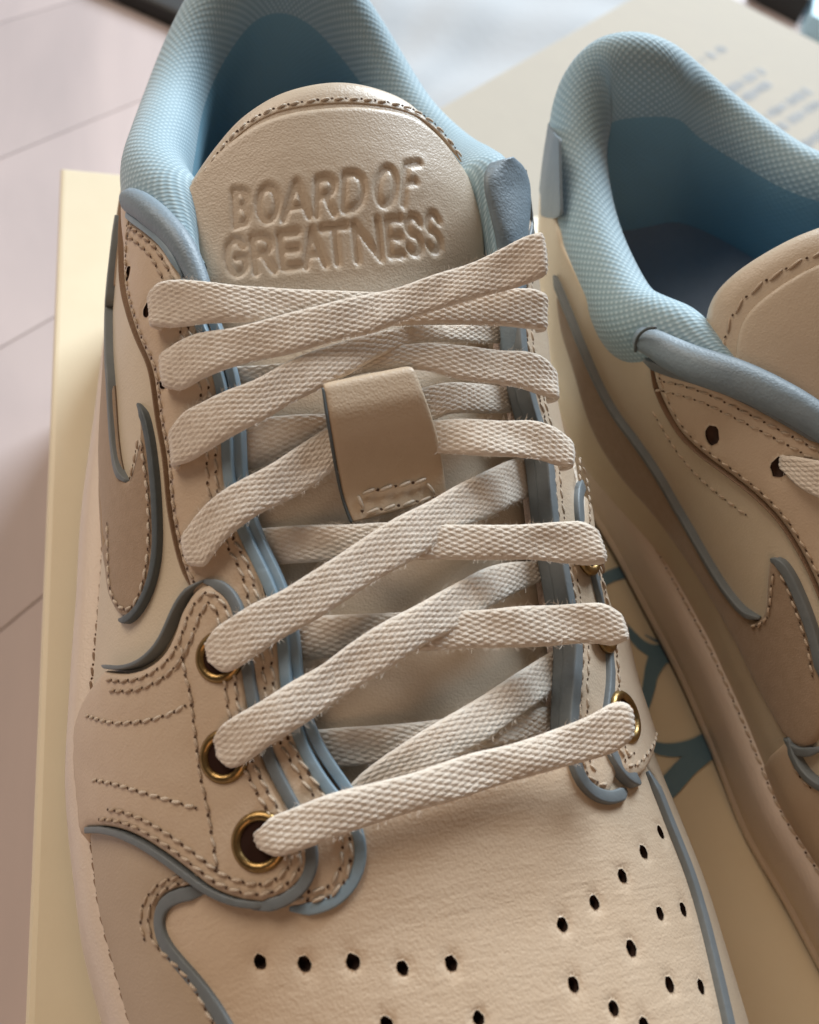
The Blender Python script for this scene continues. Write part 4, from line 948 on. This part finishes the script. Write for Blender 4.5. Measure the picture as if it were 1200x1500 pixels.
bead(S2, [(1130,820),(1139,815),(1152,831),(1168,862),(1187,910),(1200,955),(1208,1000)], .12, .24, EDGE, shoeB, height=.22)
bead(S2, [(1150,1082),(1166,1098),(1184,1103),(1203,1096)], .12, .2, EDGE, shoeB, height=.22)
stitches(S2, S2.castf([(1098,917),(1112,917),(1124,905),(1129,880),(1131,850),(1136,836)], .19), shoeB, h=.192, pitch=.24)
stitches(S2, S2.castf([(1142,838),(1154,862),(1170,905),(1184,950),(1192,1000)], .19), shoeB, h=.192, pitch=.26)
# toe overlay beginning low at the frame's edge
mB = Q(S2, [(1155,1083),(1165,1110),(1180,1135),(1205,1155),(1235,1165)], .18, ds=8)
panel(S2, np.vstack([mB, [(mB[-1,0]-5, mB[-1,1])], [(mB[-1,0]-5,-8.9)], [(mB[0,0],-8.9)]]), 'mudguard', SMOOTHL, shoeB, base=.06, thick=.14, step=.25)
bead(S2, [(1156,1080),(1164,1106),(1179,1132),(1203,1152),(1235,1162)], .16, .2, EDGE, shoeB, height=.22)
stitches(S2, S2.castf([(1162,1120),(1176,1143),(1200,1163)], .2), shoeB, h=.21, pitch=.26)
# heel tab and tongue
tb = S2.cast([(817,203),(820,314),(813,320),(800,319),(791,316)], .1); 
o = np.array([tuple(tb[0])]+[tuple(t_) for t_ in tb[1:]]+[(29.5, tb[-1,1]-.1), (29.5, tb[0,1]-.8), (28.6, tb[0,1]-.3)])
panel(S2, o, 'heel_tab', ROLL, shoeB, base=.07, thick=.012, step=.25)
TXB = toB(mir(TX)[:, ::-1]); STB = Surf(TXB, sa, sb)
tB = [(1025,590),(1026,545),(1027,500),(1029,470),(1034,446),(1046,424),(1066,403),(1092,383),(1130,360),(1165,342),(1200,328),(1240,315),(1300,305),(1360,320),(1420,370)]
def cast3(surf, px, h): return surf.cast(spline(px, ds=8), h)
tqb = cast3(STB, tB, .25)
panel(STB, np.vstack([tqb, [(tqb[-1,0]-3, 4.2)], [(9.7,4.0)], [(9.7,-4.0)], [(tqb[0,0]-1.5, tqb[0,1])]]), 'tongue', TONGUE, shoeB, base=-.15, thick=.42, r=.45, step=.18)
ti = [(1078,600),(1076,560),(1078,520),(1082,490),(1092,465),(1110,444),(1138,422),(1170,402),(1205,385),(1250,370),(1300,362)]
tib = cast3(STB, ti, .3)
panel(STB, np.vstack([tib, [(tib[-1,0]-4, 3.0)], [(14.5,3.0)], [(14.5,-3.0)]]), 'tongue_face', TONGUE, shoeB, base=.24, thick=.09, r=.08, step=.2)
stitches(STB, STB.castf(spline([(1062,590),(1060,560),(1060,520),(1063,490),(1072,464),(1090,438),(1112,418),(1139,401),(1165,386),(1195,372),(1230,360)], ds=6), .3), shoeB, h=.285, pitch=.42, length=.30, m_=THREAD)
# lace stub entering the first laced hole
strap(S2, [(1148,668),(1160,668),(1185,672),(1215,678),(1260,688)], [(1150,690),(1165,708),(1185,722),(1215,735),(1260,748)], [.25,.36,.42,.42,.42], 'lace', shoeB, ends=('eyelet',None), fuzz=60)

# the rest of the cord, mirrored from the first shoe and carried over by its own pose
MB = Matrix([[float(RB[i_, j_])*(-1 if j_ == 0 else 1) for j_ in range(3)]+[float(TB[i_])*SC] for i_ in range(3)]+[[0,0,0,1]])
for o_ in [c_ for c_ in shoe.children if c_.name.split('.')[0] == 'lace'][4:]:
    c_ = o_.copy(); COL.objects.link(c_); c_.parent = shoeB; c_.matrix_world = MB

# ================================================================= setting
def slab(name, c0, c1, z0, z1, mat_, bev=.08):
    bm_ = [(c0[0],c0[1]),(c1[0],c0[1]),(c1[0],c1[1]),(c0[0],c1[1])]
    return prism(name, bm_, z0, z1, mat_, bev)
def prism(name, poly, z0, z1, mat_, bev=.08, parent=None):
    P = np.array(poly, float); n = len(P); c = P.mean(0)
    e = nrm(np.roll(P,-1,0)-P); nn = np.stack([e[:,1], -e[:,0]], 1)
    if ((P-c)*(nn+np.roll(nn,1,0))).sum() < 0: nn = -nn
    dd = nn+np.roll(nn,1,0)
    rings = []
    for a, z in ((0,z0),(0,z1-bev),(-bev*.12,z1-bev*.6),(-bev*.4,z1-bev*.2),(-bev,z1)):
        rings.append(np.c_[P+dd*a, np.full(n, z)])
    V = np.vstack(rings); F = [list(range(n))[::-1]]
    for k in range(len(rings)-1):
        for i in range(n): F.append([k*n+i, k*n+(i+1)%n, (k+1)*n+(i+1)%n, (k+1)*n+i])
    F.append([(len(rings)-1)*n+i for i in range(n)])
    return mk(name, V, F, mat_, parent, smooth=False)
ZT = -12.0
table = mk('table', [(-120,-60,ZT-.35),(120,-60,ZT-.35),(120,140,ZT-.35),(-120,140,ZT-.35),(-120,-60,ZT-4),(120,-60,ZT-4),(120,140,ZT-4),(-120,140,ZT-4)],
   [[0,1,2,3],[7,6,5,4],[0,4,5,1],[1,5,6,2],[2,6,7,3],[3,7,4,0]], WOOD, smooth=False); tag(table, kind='structure')
pa, pb = un([(0,232)], ZT)[0], un([(150,170)], ZT)[0]; pd = nrm((pb-pa)[None])[0][:2]; pn = np.array([-pd[1], pd[0]]); pw = 11.0
for k in range(-14, 15):
    c_ = pa[:2]+pn*pw*k; lo_, hi_ = -170, 170
    prism('plank', [tuple(c_+pd*lo_+pn*.02), tuple(c_+pd*hi_+pn*.02), tuple(c_+pd*hi_+pn*(pw-.02)), tuple(c_+pd*lo_+pn*(pw-.02))], ZT-.34, ZT, WOOD, bev=.05, parent=table)

box = prism('shoe_box', [(-6.75,-8),(24.5,-9.3),(26.4,34.3),(-5.42,35.66)], ZT, 0, BOXM, bev=.16)
tag(box, 'cream shoe box with teal line drawing on top, both sneakers standing on it', 'shoe box')
def ink(pts, w, z=.025):
    p = un(spline(pts, ds=5), z, 2); t = nrm(np.gradient(p, axis=0)); s_ = np.cross(t, [0,0,1.]); n = len(p); ww = .8*np.interp(np.linspace(0,1,n), np.linspace(0,1,len(w)), w)[:,None]
    V = np.empty((n,2,3)); V[:,0] = p+s_*ww/2; V[:,1] = p-s_*ww/2
    return mk('printed_line', V.reshape(-1,3), grid_faces(n, 2), INK, box)
ink([(840,872),(872,856),(900,842),(935,836),(985,850)], [.3,.42,.5,.45,.4])
ink([(905,905),(923,927),(943,947),(967,957),(1003,953),(1040,930)], [.3,.38,.5,.8,.75,.3], .028)
ink([(945,930),(960,938),(985,945),(1010,950)], [.05,.12,.2,.2], .031)
ink([(968,955),(955,985),(950,1010),(938,1045),(900,1090)], [.7,.45,.38,.34,.3], .034)
ink([(930,1075),(967,1097),(1003,1097),(1040,1082),(1075,1052),(1110,1010)], [.3,.42,.46,.48,.4,.3], .037)
ink([(940,1200),(962,1172),(985,1147),(1010,1120),(1047,1092),(1090,1060)], [.5,.62,.62,.6,.5,.4], .040)

# lid lying behind on the table, turned about forty-five degrees
zl = ZT+1.8
a, b = un([(665,145)], zl)[0], un([(910,5)], zl)[0]; c, d = un([(1080,0)], zl)[0], un([(1170,45)], zl)[0]
u1 = nrm((b-a)[None])[0]; u2 = nrm((d-c)[None])[0]; u2 = nrm((u2-u1*(u1@u2))[None])[0]
# far corner: intersection of the two edges
Mx = np.array([[u1[0], -u2[0]],[u1[1], -u2[1]]]); st = np.linalg.solve(Mx, (c-a)[:2]); K = a+u1*st[0]
near = K-u1*(st[0]+14)
lid = prism('box_lid', [tuple(K[:2]), tuple(near[:2]), tuple((near+u2*62)[:2]), tuple((K+u2*62)[:2])], ZT+.02, zl, LIDM, bev=.2)
tag(lid, 'pale box lid lying turned behind the sneakers, small print on it', 'box lid')
def textbar(p0, p1, w):
    A, B = un([p0], zl+.03)[0], un([p1], zl+.03)[0]; T = B-A; Ln = np.linalg.norm(T); T = T/Ln; S_ = np.cross(T, [0,0,1.]); V, F = [], []; x = 0
    while x < Ln:      # a run of short unreadable strokes
        wd = random.uniform(.25,.8)*w
        if random.random() > .16:
            hgt = w*random.uniform(.7,1.2); b0 = len(V)
            for (q1, q2) in ((x,-.5),(x+wd*.7,-.5),(x+wd*.7,.5),(x,.5)): V.append(A+T*q1+S_*q2*hgt)
            F.append([b0,b0+1,b0+2,b0+3])
        x += wd
    mk('print_line', V, F, TEXTINK, lid, smooth=False)
for p0, p1 in (((1022,92),(1060,70)),((1068,132),(1118,102)),((1085,148),(1132,118)),((1120,172),(1185,132)),((1138,190),(1200,150)),((1175,215),(1235,175))): textbar(p0, p1, .9)

glare_sheet = None  # wavy sheet added to stand for window glare on the table
pz = ZT+.3
pp = un([(500,60),(660,200),(690,190),(905,8),(1090,40),(600,-120)], pz)
nx, ny = 40, 40; Vp = []
for i in range(nx):
    for j in range(ny):
        u_, v_ = i/(nx-1), j/(ny-1); Pq = (pp[1]*(1-u_)+pp[4]*u_)*(1-v_)+(pp[0]*(1-u_)+pp[5]*u_)*v_ + nrm((pp[0]-pp[1])[None])[0]*0
        Vp.append((Pq[0], Pq[1], pz+.35*sin(u_*11+v_*5)+.25*sin(v_*17-u_*6)+.6))
glare_sheet = mk('table_glare_sheet', Vp, grid_faces(nx, ny), GLARE); tag(glare_sheet, 'white sheet added for the window glare on the table behind the front sneaker', 'glare sheet')

bp = un([(140,-12),(300,60),(420,120),(380,-60)], ZT+.1); 
tray = prism('black_tray', [tuple(q[:2]) for q in bp], ZT+.02, ZT+1.2, BLACKM, bev=.3); tag(tray, 'dark tray out of focus behind the heel of the front sneaker', 'tray')
cp_ = un([(1095,-4),(1168,34),(1178,-30),(1120,-40)], ZT+.1)
tr2 = prism('black_case', [tuple(q[:2]) for q in cp_], ZT+.02, ZT+2.5, BLACKM, bev=.3); tag(tr2, 'black case at the top right corner beyond the pale lid', 'case')
bl = un([(1172,52),(1215,75),(1260,-20),(1185,-30)], ZT+.1)
tr3 = prism('blue_card', [tuple(q[:2]) for q in bl], ZT+.02, ZT+2.2, BLUEM, bev=.1); tag(tr3, 'pale blue card at the top right corner beside the black case', 'card')
